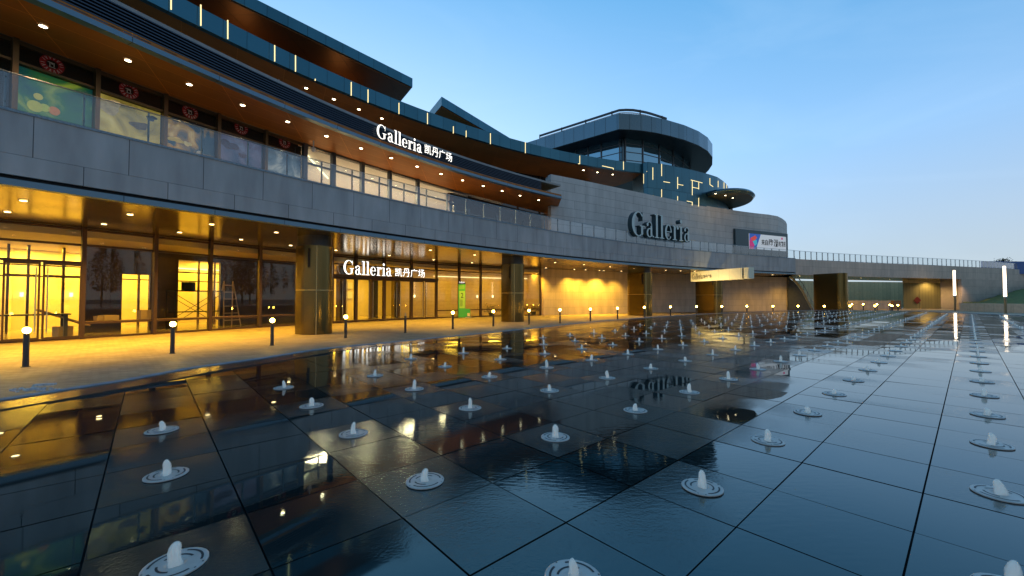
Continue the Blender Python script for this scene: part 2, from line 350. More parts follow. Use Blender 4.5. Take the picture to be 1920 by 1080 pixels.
# ------------------------------------------------------------------ wet fountain deck
YAW = .728; A2 = Vector((-math.sin(YAW), math.cos(YAW))); B2 = Vector((math.cos(YAW), math.sin(YAW)))
FO = Vector((-1.0716, 1.319)); SA, SB = .884, .895
def wet_mat():
    m = bpy.data.materials.new('wet dark granite tile'); m.use_nodes = True; nt = m.node_tree; N = nt.nodes; L = nt.links
    b = N['Principled BSDF']; geo = N.new('ShaderNodeNewGeometry'); at = N.new('ShaderNodeAttribute'); at.attribute_name = 'tone'
    sp = N.new('ShaderNodeSeparateColor'); L.new(at.outputs['Color'], sp.inputs[0])
    n1 = N.new('ShaderNodeTexNoise'); n1.inputs['Scale'].default_value = 1.1; n1.inputs['Detail'].default_value = 5; L.new(geo.outputs['Position'], n1.inputs['Vector'])
    n2 = N.new('ShaderNodeTexNoise'); n2.inputs['Scale'].default_value = 90; n2.inputs['Detail'].default_value = 3; L.new(geo.outputs['Position'], n2.inputs['Vector'])
    def mth(op, a, c, d=None, clamp=False):
        n = N.new('ShaderNodeMath'); n.operation = op; n.use_clamp = clamp
        for i, v in enumerate((a, c, d)):
            if v is None: continue
            if isinstance(v, (int, float)): n.inputs[i].default_value = v
            else: L.new(v, n.inputs[i])
        return n.outputs[0]
    # wetness: standing film (mirror) against damp stone
    dry = mth('MULTIPLY', mth('SUBTRACT', mth('ADD', n1.outputs[0], mth('MULTIPLY', sp.outputs[0], .45)), .68, None, True), 3.2, None, True)
    ro = mth('MULTIPLY_ADD', dry, .17, mth('MULTIPLY_ADD', mth('POWER', sp.outputs[1], 3.0), .05, .012))
    L.new(ro, b.inputs['Roughness'])
    mx = N.new('ShaderNodeMix'); mx.data_type = 'RGBA'; mx.inputs[6].default_value = (.005, .011, .013, 1); mx.inputs[7].default_value = (.026, .029, .028, 1)
    fc = mth('MULTIPLY_ADD', n2.outputs[0], .30, mth('MULTIPLY_ADD', dry, .55, mth('MULTIPLY', sp.outputs[1], .5)), True)
    L.new(fc, mx.inputs[0]); L.new(mx.outputs[2], b.inputs['Base Color'])
    b.inputs['IOR'].default_value = 1.5; b.inputs['Specular Tint'].default_value = (.20, .84, .96, 1); b.inputs['Specular IOR Level'].default_value = .78
    # thin running ripples
    mp = N.new('ShaderNodeMapping'); mp.inputs['Rotation'].default_value = (0, 0, .5); mp.inputs['Scale'].default_value = (14, 45, 1); L.new(geo.outputs['Position'], mp.inputs[0])
    n3 = N.new('ShaderNodeTexNoise'); n3.inputs['Scale'].default_value = 1; n3.inputs['Detail'].default_value = 3; L.new(mp.outputs[0], n3.inputs['Vector'])
    n4 = N.new('ShaderNodeTexNoise'); n4.inputs['Scale'].default_value = .45; L.new(geo.outputs['Position'], n4.inputs['Vector'])
    b1 = N.new('ShaderNodeBump'); b1.inputs['Distance'].default_value = .0010; L.new(n3.outputs[0], b1.inputs['Height'])
    L.new(mth('MULTIPLY', mth('SUBTRACT', n4.outputs[0], .53, None, True), 3.0, None, True), b1.inputs['Strength'])
    b2 = N.new('ShaderNodeBump'); b2.inputs['Distance'].default_value = .0009; L.new(n2.outputs[0], b2.inputs['Height']); L.new(mth('MULTIPLY', dry, .95), b2.inputs['Strength']); L.new(b1.outputs[0], b2.inputs['Normal'])
    L.new(b2.outputs[0], b.inputs['Normal'])
    return m
M['wet'] = wet_mat()
M['copewet'] = mat('wet granite kerb', (.05, .055, .055), .12, noise=.3, nscale=2, bump=.12, bscale=40, joints=(1.4, 20, .008, 0, .4), spec=.6)
M['lip'] = mat('bluish granite kerb lip', (.22, .27, .32), .6, noise=.3, nscale=6, bump=.4, bscale=50)
deck_poly = list(EDGE)+[Vector((34, 17)), Vector((40, 8)), Vector((40, -9)), Vector((-5.5, -9)), Vector((-4.9, -2))]
inner_edge = offset(EDGE, -.50)
inner_poly = inner_edge+[Vector((33.5, 17)), Vector((39.5, 8)), Vector((39.5, -8.5)), Vector((-5, -8.5)), Vector((-4.4, -2))]
def inside(p, P):
    c = False; j = len(P)-1
    for i in range(len(P)):
        if (P[i].y > p.y) != (P[j].y > p.y) and p.x < (P[j].x-P[i].x)*(p.y-P[i].y)/(P[j].y-P[i].y)+P[i].x: c = not c
        j = i
    return c
def edist(p, P):
    m = 1e9
    for i in range(len(P)):
        a, b = P[i], P[(i+1) % len(P)]; e = b-a; t = max(0, min(1, (p-a).dot(e)/max(e.dot(e), 1e-9))); m = min(m, (p-a-e*t).length)
    return m
def clip_poly(Q, P):
    """clip convex quad Q by straight pieces of P near it (P simple); keep the side inside P"""
    c = sum(Q, Vector((0, 0)))/len(Q)
    for i in range(len(P)):
        a, b = P[i], P[(i+1) % len(P)]
        e = b-a
        if e.length < 1e-6: continue
        t = max(0, min(1, (c-a).dot(e)/e.dot(e)))
        if (c-a-e*t).length > 1.0: continue
        n = Vector((-e.y, e.x)).normalized()
        side = ins_sign*n
        out = []
        for k in range(len(Q)):
            p, q = Q[k], Q[(k+1) % len(Q)]; dp = (p-a).dot(side); dq = (q-a).dot(side)
            if dp >= 0: out.append(p)
            if (dp >= 0) != (dq >= 0): out.append(p.lerp(q, dp/(dp-dq)))
        Q = out
        if len(Q) < 3: return None
    return Q
area = sum(a.x*b.y-b.x*a.y for a, b in zip(inner_poly, inner_poly[1:]+inner_poly[:1]))
ins_sign = 1 if area > 0 else -1
g = G(); tones = []
gap = .0032
for i in range(-60, 90):
    for j in range(-40, 90):
        # joints lie a quarter spacing either side of each fountain
        o = FO+A2*(i*SA/2-SA/4)+B2*(j*SB/2-SB/4)
        if not (-9.5 < o.y < 36 and -7 < o.x < 41): continue
        q = [o+A2*gap+B2*gap, o+B2*(SB/2-gap)+A2*gap, o+B2*(SB/2-gap)+A2*(SA/2-gap), o+B2*gap+A2*(SA/2-gap)]
        c = (q[0]+q[2])/2
        ed = edist(c, inner_poly); ins = inside(c, inner_poly)
        if not ins and ed > .35: continue
        if ed < .40:
            q = clip_poly(q, inner_poly)
            if not q: continue
            ar = abs(sum(a.x*b.y-b.x*a.y for a, b in zip(q, q[1:]+q[:1])))/2
            if ar < .002: continue
        tx, ty = random.gauss(0, .0016), random.gauss(0, .0016); dz = random.uniform(-.001, .001)
        g.poly([(p.x, p.y, DECK_Z+dz+(p-c).x*tx+(p-c).y*ty) for p in q])
        fount = (i % 2 == 0 and j % 2 == 0)
        tones.append((.80 if fount and ed > .8 else random.random()**1.2*.85, random.random(), 0, 1))
dk = g.build('fountain_deck', M['wet'])
ca = dk.data.color_attributes.new('tone', 'FLOAT_COLOR', 'CORNER'); k = 0
for p, t in zip(dk.data.polygons, tones):
    for _ in range(p.loop_total): ca.data[k].color = t; k += 1
tag(dk, kind='structure')
g = G(); g.prism([(p.x, p.y) for p in offset(EDGE, -.10)]+[(33.9, 17), (39.9, 8), (39.9, -8.9), (-5.4, -8.9), (-4.8, -2)], .02, DECK_Z-.02)
tag(g.build('deck_base', M['black']), kind='structure')
g = G(); EE = resample(EDGE, step=.35)
g.slab(offset(EE, -.10), offset(EE, -.495), DECK_Z-.1, DECK_Z+.004, 160)
tag(g.build('deck_kerb', M['copewet']), kind='structure')
g = G(); g.ribbon(offset(EE, -.095), 0, DECK_Z+.012, .095)
tag(g.build('kerb_lip', M['lip']), kind='structure')
# ------------------------------------------------------------------ fountains
M['disc'] = mat('fountain fixture ring', (.50, .44, .40), .4, metal=.15, noise=.1, nscale=30)
M['slot'] = mat('fixture slot', (.01, .015, .02), .5)
M['lens'] = mat('fixture glass lens', (.25, .42, .45), .15, emit=(.3, .8, .85), es=.05)
def water_mat():
    m = bpy.data.materials.new('aerated water'); m.use_nodes = True; nt = m.node_tree; N = nt.nodes; L = nt.links; N.clear()
    df = N.new('ShaderNodeBsdfDiffuse'); df.inputs[0].default_value = (.82, .74, .66, 1)
    tl = N.new('ShaderNodeBsdfTranslucent'); tl.inputs[0].default_value = (.55, .50, .45, 1)
    a = N.new('ShaderNodeAddShader'); L.new(df.outputs[0], a.inputs[0]); L.new(tl.outputs[0], a.inputs[1])
    tr = N.new('ShaderNodeBsdfTransparent'); lw = N.new('ShaderNodeLayerWeight'); lw.inputs[0].default_value = .45
    mr = N.new('ShaderNodeMapRange'); mr.inputs[1].default_value = .10; mr.inputs[2].default_value = .85; mr.inputs[3].default_value = .15; mr.inputs[4].default_value = .97; L.new(lw.outputs['Facing'], mr.inputs[0])
    mx = N.new('ShaderNodeMixShader'); L.new(mr.outputs[0], mx.inputs[0]); L.new(a.outputs[0], mx.inputs[1]); L.new(tr.outputs[0], mx.inputs[2])
    o = N.new('ShaderNodeOutputMaterial'); L.new(mx.outputs[0], o.inputs[0]); return m
M['water'] = water_mat()
def ringslots(g, r0, r1, z, a0, a1, n=10):
    for k in range(n):
        p, q = a0+(a1-a0)*k/n, a0+(a1-a0)*(k+1)/n
        g.quad(*[(r*math.cos(t), r*math.sin(t), z) for r, t in ((r0,p),(r1,p),(r1,q),(r0,q))])
def make_fountain(loc, variant, simple=False):
    e = empty('fountain_jet', loc)
    g = G(); n = 24 if not simple else 14
    g.lathe([(.087, 0), (.087, .004), (.083, .006), (.030, .006), (.022, .002), (0, .002)], n=n)
    if not simple:
        g.m = 1
        ringslots(g, .066, .073, .0066, .3, 1.8); ringslots(g, .066, .073, .0066, 2.4, 3.6); ringslots(g, .066, .073, .0066, 4.1, 5.9)
        ringslots(g, .043, .050, .0066, 1.0, 2.9); ringslots(g, .043, .050, .0066, 3.6, 5.0)
        for t in (.1, 2.1, 3.9, 6.0): ringslots(g, .078, .083, .0066, t, t+.07, 1)
    for v in range(len(g.v)): g.v[v] = tuple(Vector(g.v[v])+Vector(loc))
    g.build('fixture_disc', [M['disc'], M['slot']], e)
    rnd = random.Random(variant); h = (.066, .074, .082, .060)[variant % 4]; rr = (.0145, .017, .016, .015)[variant % 4]
    prof = [(.021, 0), (.020, .12), (.0185, .3), (1*rr*1.12, .5), (rr*1.05, .7), (rr*.8, .86), (rr*.4, .97), (0, 1)]
    g = G(); g.lathe([(r, .004+z*h) for r, z in prof], n=14 if not simple else 8)
    g.v = [(x*(1+.16*math.sin(3*math.atan2(y, x)+z*60+variant))+math.sin(z*70+variant)*.0025+loc[0], y*(1+.16*math.sin(3*math.atan2(y, x)+z*60+variant))+math.cos(z*50+variant*2)*.002+loc[1], z+loc[2]) for x, y, z in g.v]
    g.build('water_jet', M['water'], e, smooth=True)
    return e
spots = []
for i in range(-26, 40):
    for j in range(-18, 44):
        p = FO+A2*(i*SA)+B2*(j*SB)
        if p.y < .8 or not inside(p, inner_poly) or edist(p, inner_poly) < 1.25: continue
        u, v = proj((p.x, p.y, DECK_Z))
        if -60 < u < 1980 and v < 1130: spots.append((p.length, p))
spots.sort(key=lambda s: s[0])
protos = []
FLAB = 'small pale fountain disc with short white water jet in the wet dark deck'
for k, (d, p) in enumerate(spots[:298]):
    simple = d > 7; key = (simple, k % 4); src = next((o for kk, o in protos if kk == key), None)
    if src is None:
        o = make_fountain((p.x, p.y, DECK_Z+.002), k % 4, simple); protos.append((key, o))
    else:
        o = copy_tree(src); o.location = (p.x, p.y, DECK_Z+.002)
        o.rotation_euler.z = random.uniform(0, 6.28)
    s = random.uniform(.55, 1.15) if p.x > 5.5*p.y/9 else random.uniform(.85, 1.2)
    for ch in o.children:
        if ch.name.startswith('water_jet'): ch.scale = (random.uniform(.85, 1.1),)*2+(s,)
    tag(o, FLAB, 'fountain', 'fountain jets in rows across the wet deck')
g = G()
for k, (d, p) in enumerate(spots[298:]):
    g.m = 0; g.lathe([(.087, 0), (.087, .006), (0, .006)], c=(p.x, p.y, DECK_Z+.002), n=8)
    g.m = 1; h = random.uniform(.045, .07); g.lathe([(.022, .005), (.019, h*.5), (.015, h*.85), (0, h)], c=(p.x, p.y, DECK_Z+.002), n=6)
if len(spots) > 298:
    tag(g.build('far_fountain_jets', [M['disc'], M['water']]), 'far rows of tiny white water jets merging towards the end of the deck', 'fountains', kind='stuff')
# ------------------------------------------------------------------ the mall
MALL = empty('shopping_mall', (-8, 22, 0), 'long curved shopping mall with stacked terraces, orange ceilings and teal roof edges', 'building')
STEPS = []
i_br = min(range(len(C1)), key=lambda i: abs(proj((C1[i].x, C1[i].y, Ztop))[0]-1490))
C1M = C1[:i_br+1]; C1B = C1[i_br:]
# lower terrace band: ceiling trim, recess, granite parapet in two rows, rough cap
for nm, cv, par in (('mall', C1M, MALL),):
    g = G(); g.ribbon(cv, Zst0+.555, Ztop, .35); g.build('parapet_upper_course', M['parapet'], par)
    g = G(); g.ribbon(offset(cv, .004), Zst0, Zst0+.548, .34, u0=.97); g.build('parapet_lower_course', M['parapet'], par)
    g = G(); g.ribbon(offset(cv, -.03), Ztop+.002, Ztop+.075, .42); g.build('parapet_cap', M['cap'], par)
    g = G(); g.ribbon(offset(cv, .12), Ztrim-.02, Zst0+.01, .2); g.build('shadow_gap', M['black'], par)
    g = G(); g.ribbon(offset(cv, -.01), Zsof, Ztrim, .25); g.build('ceiling_trim', M['tealtrim'], par)
# ceiling of the colonnade
inn = [p for p in GW]+[p for p in SW]
g = G(); g.slab(offset(C1M, .24), offset(resample(inn, step=.8), 0.02), Zsof+.012, Zsof+.25, 150); g.build('colonnade_ceiling', M['soffit'], MALL)
# terrace floor slab
g = G(); g.slab(offset(C1M, .3), offset(C1M, 14), 5.6, 5.9, 120); g.build('terrace_slab', M['concrete'], MALL)
# glass shopfront on the ground
def gw_at(px): return on_plan(GW, px)
def frame_bar(g, plan, px, z0, z1, w=.12, dep=.16, off=0):
    p, t = on_plan(plan, px); ang = math.atan2(t.y, t.x); n = Vector((-t.y, t.x))
    c = Vector((p.x, p.y))+n*off; g.box((c.x, c.y, (z0+z1)/2), (w, dep, z1-z0), ang)
def sub(plan, x0, x1, step=.8):
    a, _ = on_plan(plan, x0); b, _ = on_plan(plan, x1)
    out = [a.xy]
    for p in plan:
        u = proj((p.x, p.y, H))[0]
        if p.y > 0 and (p-a.xy).length > .05 and (p-b.xy).length > .05 and x0 < u < x1: out.append(p)
    out.append(b.xy); return out
bays = [(-70, 155), (155, 290), (290, 394), (394, 487), (487, 566), (566, 622), (622, 667), (667, 720), (720, 771), (771, 818), (818, 861), (861, 901), (901, 952), (952, 1013)]
doors = {0, 6, 7, 8, 9}
for k, (x0, x1) in enumerate(bays):
    pl = sub(GW, x0, x1); g = G()
    g.ribbon(offset(pl, .05), .10, Zsof-.05, .012)
    w = g.build('shop_window', M['glass'], MALL)
    g = G()
    frame_bar(g, GW, x0, 0, Zsof+.01, .17 if k > 5 else .14, .22)
    if k == len(bays)-1: frame_bar(g, GW, x1, 0, Zsof+.01, .14, .22)
    hs = [.05, Zsof-.06]; ztr = 3.95 if k < 6 else 3.72
    if k in doors: hs += [3.2]
    else: hs += [.66]
    if k < 6: hs += [ztr]
    else: hs += [4.1]
    for h in hs: g.ribbon(offset(pl, .0), h-.045, h+.045, .10)
    if k in (9,): g.ribbon(offset(pl, -.12), 3.14, 3.30, .14)
    g.build('window_frame', M['frame'], w)
    if k in doors:
        xm = {0: 77}.get(k, (x0+x1)/2)
        for s, (a, b) in enumerate(((x0 if k else 2, xm), (xm, x1))):
            g = G()
            pa, ta = on_plan(GW, a+ (1.5 if k else 2)); pb, tb = on_plan(GW, b-(1 if k else 2))
            e = (pb.xy-pa.xy); L_ = e.length; an = math.atan2(e.y, e.x); c = (pa.xy+pb.xy)/2; n = Vector((-e.y, e.x)).normalized(); c = c-n*.06
            for hh in (.10, 3.10): g.box((c.x, c.y, hh), (L_, .05, .10), an)
            if k == 0: g.box((c.x, c.y, 2.62), (L_, .05, .05), an)
            for q, in ((-1,), (1,)): g.box((c.x+math.cos(an)*q*(L_/2-.03), c.y+math.sin(an)*q*(L_/2-.03), 1.6), (.06, .05, 2.95), an)
            dr = g.build('glass_door', M['frame'], MALL)
            g = G(); qs = 1 if s == 0 else -1
            hx = c.x+math.cos(an)*qs*(L_/2-.12)-n.x*.08; hy = c.y+math.sin(an)*qs*(L_/2-.12)-n.y*.08
            g.tube((hx, hy, .35 if k == 0 else .25), (hx, hy, 2.95), .022, 8)
            for z in (.5, 2.8): g.tube((hx, hy, z), (hx+n.x*.08, hy+n.y*.08, z), .014, 6)
            g.build('door_handle', M['steel'], dr, smooth=False)
# stone wall beyond the shopfront
g = G(); g.ribbon(SW, 0, Zsof+.01, .4); g.build('ground_stone_wall', M['stone'], MALL)
g = G(); g.box((0,0,0), (.01,.01,.01)) if False else None
# ------------------------------------------------------------------ ground floor interior (seen through the glass)
Rb = offset(GW, 9.0)
g = G(); g.slab(offset(GW, .16), Rb, .012, .03, 70); g.build('interior_floor', M['ifloor'], MALL)
g = G(); g.slab(offset(GW, .16), Rb, 4.32, 4.92, 70); g.build('interior_ceiling', M['iceil'], MALL)
g = G(); g.ribbon(sub(Rb, -140, 880), .03, 4.32, .2); g.build('interior_back_wall', M['interior'], MALL)
NB = offset(GW, 4.6)
g = G(); g.ribbon([NB[-1]+(GW[-1]-NB[-1])*-.05, GW[-1]+(NB[-1]-GW[-1]).normalized()*.15], .03, 4.32, -.2); g.build('interior_stone_wall', M['istone'], MALL)
g = G(); g.ribbon(sub(NB, 740, 1030), .03, 4.32, .2); g.build('interior_stone_wall', M['istone'], MALL)
g = G(); g.ribbon(offset(sub(NB, 812, 1010), -.12), 3.86, 3.90, .05); g.build('cove_light', M['cove'], MALL)
g = G(); g.ribbon(offset(sub(Rb, 0, 420), -.15), 3.72, 3.78, .06); g.build('cove_light', M['cove'], MALL)
# dark partitions with openings
PB = offset(GW, 3.4)
for x0, x1, z0, z1 in ((158, 229, .03, 4.3), (229, 281, 2.95, 4.3), (281, 334, .03, 4.3), (334, 413, 3.9, 4.3), (413, 575, .03, 4.3)):
    g = G(); g.ribbon(sub(PB, x0, x1), z0, z1, .18); g.build('partition_wall', M['dkwall'], MALL)
# glazed screen with mullions in front of the lit rooms
SB_ = offset(GW, 6.0)
g = G()
for x in (14, 52, 118, 160, 260, 372, 402): frame_bar(g, SB_, x, .03, 4.3, .09, .12)
for x0, x1 in ((-60, 200), (230, 420)):
    for z in (3.3, 2.75): g.ribbon(sub(SB_, x0, x1), z, z+.07, .08)
g.build('inner_screen_frame', M['frame'], MALL)
# lobby at the doors
for x in (640, 700, 742):
    g = G(); p, t = on_plan(offset(GW, 3.4), x); g.box((p.x, p.y, 2.15), (.55, .55, 4.24), math.atan2(t.y, t.x)); g.build('lobby_pillar', M['bronze'], MALL)
g = G()
for zz in (2.0, 2.9):
    for x in (648, 655): 
        p, t = on_plan(offset(GW, 8.8), x); g.box((p.x, p.y, zz), (.6, .05, .6), math.atan2(t.y, t.x))
g.build('wall_picture', M['white'], MALL)
# wall sconces
def light(kind, name, loc, energy, col, parent=None, size=.1, rot=(0,0,0), spot=2.0, blend=.6):
    d = bpy.data.lights.new(name, kind); d.energy = energy; d.color = col
    if kind in ('SPOT', 'POINT'): d.shadow_soft_size = size
    if kind == 'SPOT': d.spot_size = spot; d.spot_blend = blend
    if kind == 'AREA': d.shape = 'DISK'; d.size = size
    o = bpy.data.objects.new(name, d); COL.objects.link(o); o.rotation_euler = rot
    off = Vector((0,0,0)); q = parent
    while q is not None: off += q.location; q = q.parent
    o.location = Vector(loc)-off
    if parent: o.parent = parent
    return o
WARM = (1, .54, .045); WARM2 = (1, .62, .28)
for x, pl in ((707, NB), (776, NB), (894, NB), (923, NB), (40, Rb), (132, Rb)):
    if x == 707: pl = NB; x = 745
    p, t = on_plan(pl, x); n = Vector((-t.y, t.x)); q = p.xy-n*.14
    g = G(); g.lathe([(0, 1.78), (.07, 1.80), (.075, 2.02), (.06, 2.03), (0, 2.03)], c=(q.x, q.y, 0), n=10)
    sc = g.build('wall_sconce', M['cove'], MALL)
    light('SPOT', 'sconce_light', (q.x, q.y, 2.08), 60, (1, .72, .30), sc, .03, (math.pi, 0, 0), .55, .7)
# interior lamps
for x, off, e in ((-60, 7.6, 420), (60, 7.6, 460), (180, 7.8, 430), (300, 8.0, 430), (400, 8.0, 380), (640, 6, 320), (700, 6, 320), (770, 2.3, 160), (850, 2.3, 190), (930, 2.3, 190), (1000, 2.3, 160), (60, 2.2, 22), (340, 1.8, 16)):
    p, t = on_plan(offset(GW, off), x)
    light('AREA', 'room_light', (p.x, p.y, 4.28), e*.72, (1, .60, .05), MALL, 1.6)
# ------------------------------------------------------------------ columns
def racetrack(c, ax, L_, Wd, n=20):
    ax = ax.normalized(); nx = Vector((-ax.y, ax.x)); r = Wd/2; h = max(0, L_/2-r); P = []
    for s, a0 in ((1, -math.pi/2), (-1, math.pi/2)):
        for k in range(n+1):
            a = a0+math.pi*k/n; P.append(c+ax*(s*h if False else (h if s == 1 else -h))+ax*math.cos(a)*r+nx*math.sin(a)*r)
    return P
def column(px, pybase, d_front, L_, Wd, nm, lab):
    d = d_front; p = Vector(((px-960)/F*d, d))
    # long axis across the colonnade
    q, t = on_plan(C1, px); ax = Vector((-t.y, t.x)); v = p.normalized(); c = p+v*(Wd/2+.2)
    P = racetrack(c, ax, L_, Wd)
    o = G(); o.prism(P, 0, 4.2)
    ob = o.build('column_shaft', M['bronze'], MALL); ob['label'] = lab
    g = G(); g.prism(racetrack(c, ax, L_-.10, Wd-.10), 4.2, Zsof+.02); g.build('column_collar', M['dkmetal'], ob)
    g = G(); g.prism(racetrack(c, ax, L_+.012, Wd+.012), 2.08, 2.105); g.build('column_seam', M['seam'], ob)
    # vertical seam and slot facing the viewer
    side = min(P, key=lambda s: (s-Vector((0, 0))).length)
    g = G(); k = P.index(side); a, b = P[k-1], P[(k+1) % len(P)]; an = math.atan2((b-a).y, (b-a).x)
    g.box((side.x, side.y, 2.1), (.025, .02, 4.2), an); g.build('column_seam', M['seam'], ob)
    w = v; lft = side+Vector((-v.y, v.x))*.38+v*.10
    best = min(P, key=lambda s: (s-lft).length)
    g = G(); g.box((best.x-v.x*.012, best.y-v.y*.012, 3.6), (.10, .05, .9), math.atan2(v.y, v.x)-math.pi/2); g.build('column_slot', M['black'], ob)
    return ob
column(589, 628, 19.0, 1.85, 1.45, '', 'bronze column left of the entrance doors')
column(961, 604, 29.2, 1.8, 1.45, '', 'bronze column right of the entrance windows')
column(1199, 592, 39.6, 2.6, 1.1, '', 'bronze pier at the end of the yellow lit wall')
column(1329, 588, 45.6, 3.1, 1.3, '', 'bronze pier under the hanging sign beam')
# ------------------------------------------------------------------ downlights
def downlights(pts, z, m, en0, r, col, spot=2.0, parent=MALL):
    for (x, y) in pts:
        en = en0*(.28 if x > 1180 and z < 5 else 1)
        p = PZ(x, y, z)
        g = G(); g.lathe([(0, -.012), (r, -.012), (r*1.0, .01)], c=(p.x, p.y, z), n=12); g.m = 1
        g.lathe([(r, -.014), (r*1.35, -.010), (r*1.35, .01)], c=(p.x, p.y, z), n=12)
        o = g.build('downlight', [m, M['dkmetal']], parent)
        if en: light('SPOT', 'downlight_lamp', (p.x, p.y, z-.06), en, col, o, .06, (0,0,0), spot, .8)
dl_out = [(-60,357),(44,376),(244,402),(397,420.5),(518,435.5),(630,469),(807,469),(890,478),(961,485),(1041,492),(1095,496),(1144,500),(1190,503),(1248,506.5),(1276,508),(1303,509)]
dl_in = [(14,397),(195,420),(337,435.5),(452,449),(545,460),(730,479),(813,487),(885,492.5),(1024,502.2),(1077,505),(1098,505.8),(1124,507),(1132,507.5),(1165,508.5)]
downlights(dl_out, Zsof, M['lampy'], 980, .085, WARM, 1.9)
downlights(dl_in, Zsof, M['lampy'], 1050, .085, WARM, 2.0)
L2DL = [(81,49),(240,113),(355,158),(455,197),(539.5,228),(612,255),(677,278),(733.5,296),(782,312),(827,326),(867.5,338),(906,348.5),(941.6,358),(975,366.5),(1010,375)]
downlights(L2DL, 9.40, M['lamp'], 75, .085, WARM2, 2.4)
L3DL = [(574,165),(626,186),(673,205),(716,222),(1094,319),(1120,323),(1149,327)]
downlights(L3DL, 14.70, M['lamp'], 160, .10, WARM2, 2.4)
# ------------------------------------------------------------------ level 2: ceiling, louvre band, shop windows
g = G(); g.slab(offset(L2, .02), L2W, 9.412, 9.7, 110); g.build('terrace_ceiling', M['soffit_up'], MALL)
g = G(); g.ribbon(offset(L2, -.02), 9.40, 9.56, .3); g.build('terrace_ceiling_trim', M['tealtrim'], MALL)
i_end = max(i for i in range(len(L2)) if proj((L2[i].x, L2[i].y, 9.4))[0] < 1026); L2L = L2[:i_end+1]
g = G(); g.ribbon(offset(L2L, .16), 9.56, 10.36, .1); g.build('louvre_backing', M['louverback'], MALL)
g = G()
for k in range(8):
    z = 9.61+k*.100; g.ribbon(offset(L2L, .02), z, z+.036, .12)
g.build('louvre_blades', M['louver'], MALL)
g = G(); g.slab(offset(L2, .1), offset(L2, 8), 10.36, 10.5, 110); g.build('terrace_slab', M['concrete'], MALL)
# window wall of level 2
wallpx = [(-50, 14), (14, 172), (172, 302), (302, 404), (404, 494), (494, 568)]
def poster_mat(name, cols, sc, seed):
    m = bpy.data.materials.new(name); m.use_nodes = True; nt = m.node_tree; N = nt.nodes; L = nt.links; b = N['Principled BSDF']
    geo = N.new('ShaderNodeNewGeometry'); mp = N.new('ShaderNodeMapping'); mp.inputs['Location'].default_value = (seed*7, seed*3, 0); L.new(geo.outputs['Position'], mp.inputs[0])
    ns = N.new('ShaderNodeTexNoise'); ns.inputs['Scale'].default_value = sc; ns.inputs['Detail'].default_value = 3; ns.inputs['Distortion'].default_value = .8; L.new(mp.outputs[0], ns.inputs['Vector'])
    r = N.new('ShaderNodeValToRGB'); cr = r.color_ramp
    while len(cr.elements) < len(cols): cr.elements.new(.5)
    for k, (e, c) in enumerate(zip(cr.elements, cols)): e.position = .28+.44*k/(len(cols)-1); e.color = (*c, 1)
    L.new(ns.outputs[0], r.inputs[0]); L.new(r.outputs[0], b.inputs['Base Color']); b.inputs['Roughness'].default_value = .25
    L.new(r.outputs[0], b.inputs['Emission Color']); b.inputs['Emission Strength'].default_value = .55
    return m
posters = [None,
  poster_mat('green poster', [(.003,.03,.05),(.005,.07,.07),(.02,.12,.04),(.30,.38,.04)], .9, 1),
  poster_mat('yellow poster', [(.06,.05,.02),(.34,.26,.05),(.50,.40,.10),(.62,.54,.24)], 1.1, 2),
  poster_mat('blue and gold poster', [(.004,.014,.035),(.01,.035,.06),(.34,.18,.02),(.60,.42,.14)], 1.5, 3),
  poster_mat('plum poster', [(.05,.008,.015),(.02,.03,.09),(.10,.08,.15),(.13,.15,.26)], .9, 4),
  poster_mat('slate poster', [(.01,.02,.04),(.04,.07,.11),(.10,.14,.19),(.36,.38,.40)], 1.1, 5)]
for k, (x0, x1) in enumerate(wallpx):
    pl = sub(L2W, x0, x1)
    g = G(); g.ribbon(offset(pl, .30), 5.9, 9.41, .1); w = g.build('display_window', M['black'], MALL)
    if posters[k]:
        g = G(); g.ribbon(offset(sub(L2W, x0+4, x1-3), .22), 5.95, 8.72, .04); g.build('poster', posters[k], w)
    g = G(); g.ribbon(offset(pl, .03), 5.9, 9.41, .012); g.build('window_glass', M['glass'], w)
    g = G(); frame_bar(g, L2W, x1, 5.9, 9.41, .12, .2); g.ribbon(pl, 9.28, 9.405, .14); g.ribbon(pl, 8.72, 8.79, .1)
    g.build('window_frame', mat('window frame metal', (.14, .085, .035), .4, metal=.5) if k == 0 else bpy.data.materials['window frame metal'], w)
def disc_on(plan, px, py, rad, m, nm, parent, off, rin=0, th=.02, n=28):
    p, t = on_plan(offset(plan, off), px, py); nn = Vector((-t.y, t.x, 0)); T = Vector((t.x, t.y, 0)); g = G()
    P = [p+T*math.cos(a)*rad+Vector((0,0,1))*math.sin(a)*rad for a in [2*math.pi*k/n for k in range(n)]]
    if rin:
        Q = [p+T*math.cos(a)*rin+Vector((0,0,1))*math.sin(a)*rin for a in [2*math.pi*k/n for k in range(n)]]
        for k in range(n): g.quad(P[k], P[(k+1) % n], Q[(k+1) % n], Q[k])
        for k in range(n): g.quad(P[k]+nn*th, P[(k+1) % n]+nn*th, P[(k+1) % n], P[k])
    else:
        g.poly(P); 
        for k in range(n): g.quad(P[k]+nn*th, P[(k+1) % n]+nn*th, P[(k+1) % n], P[k])
    return g.build(nm, m, parent)
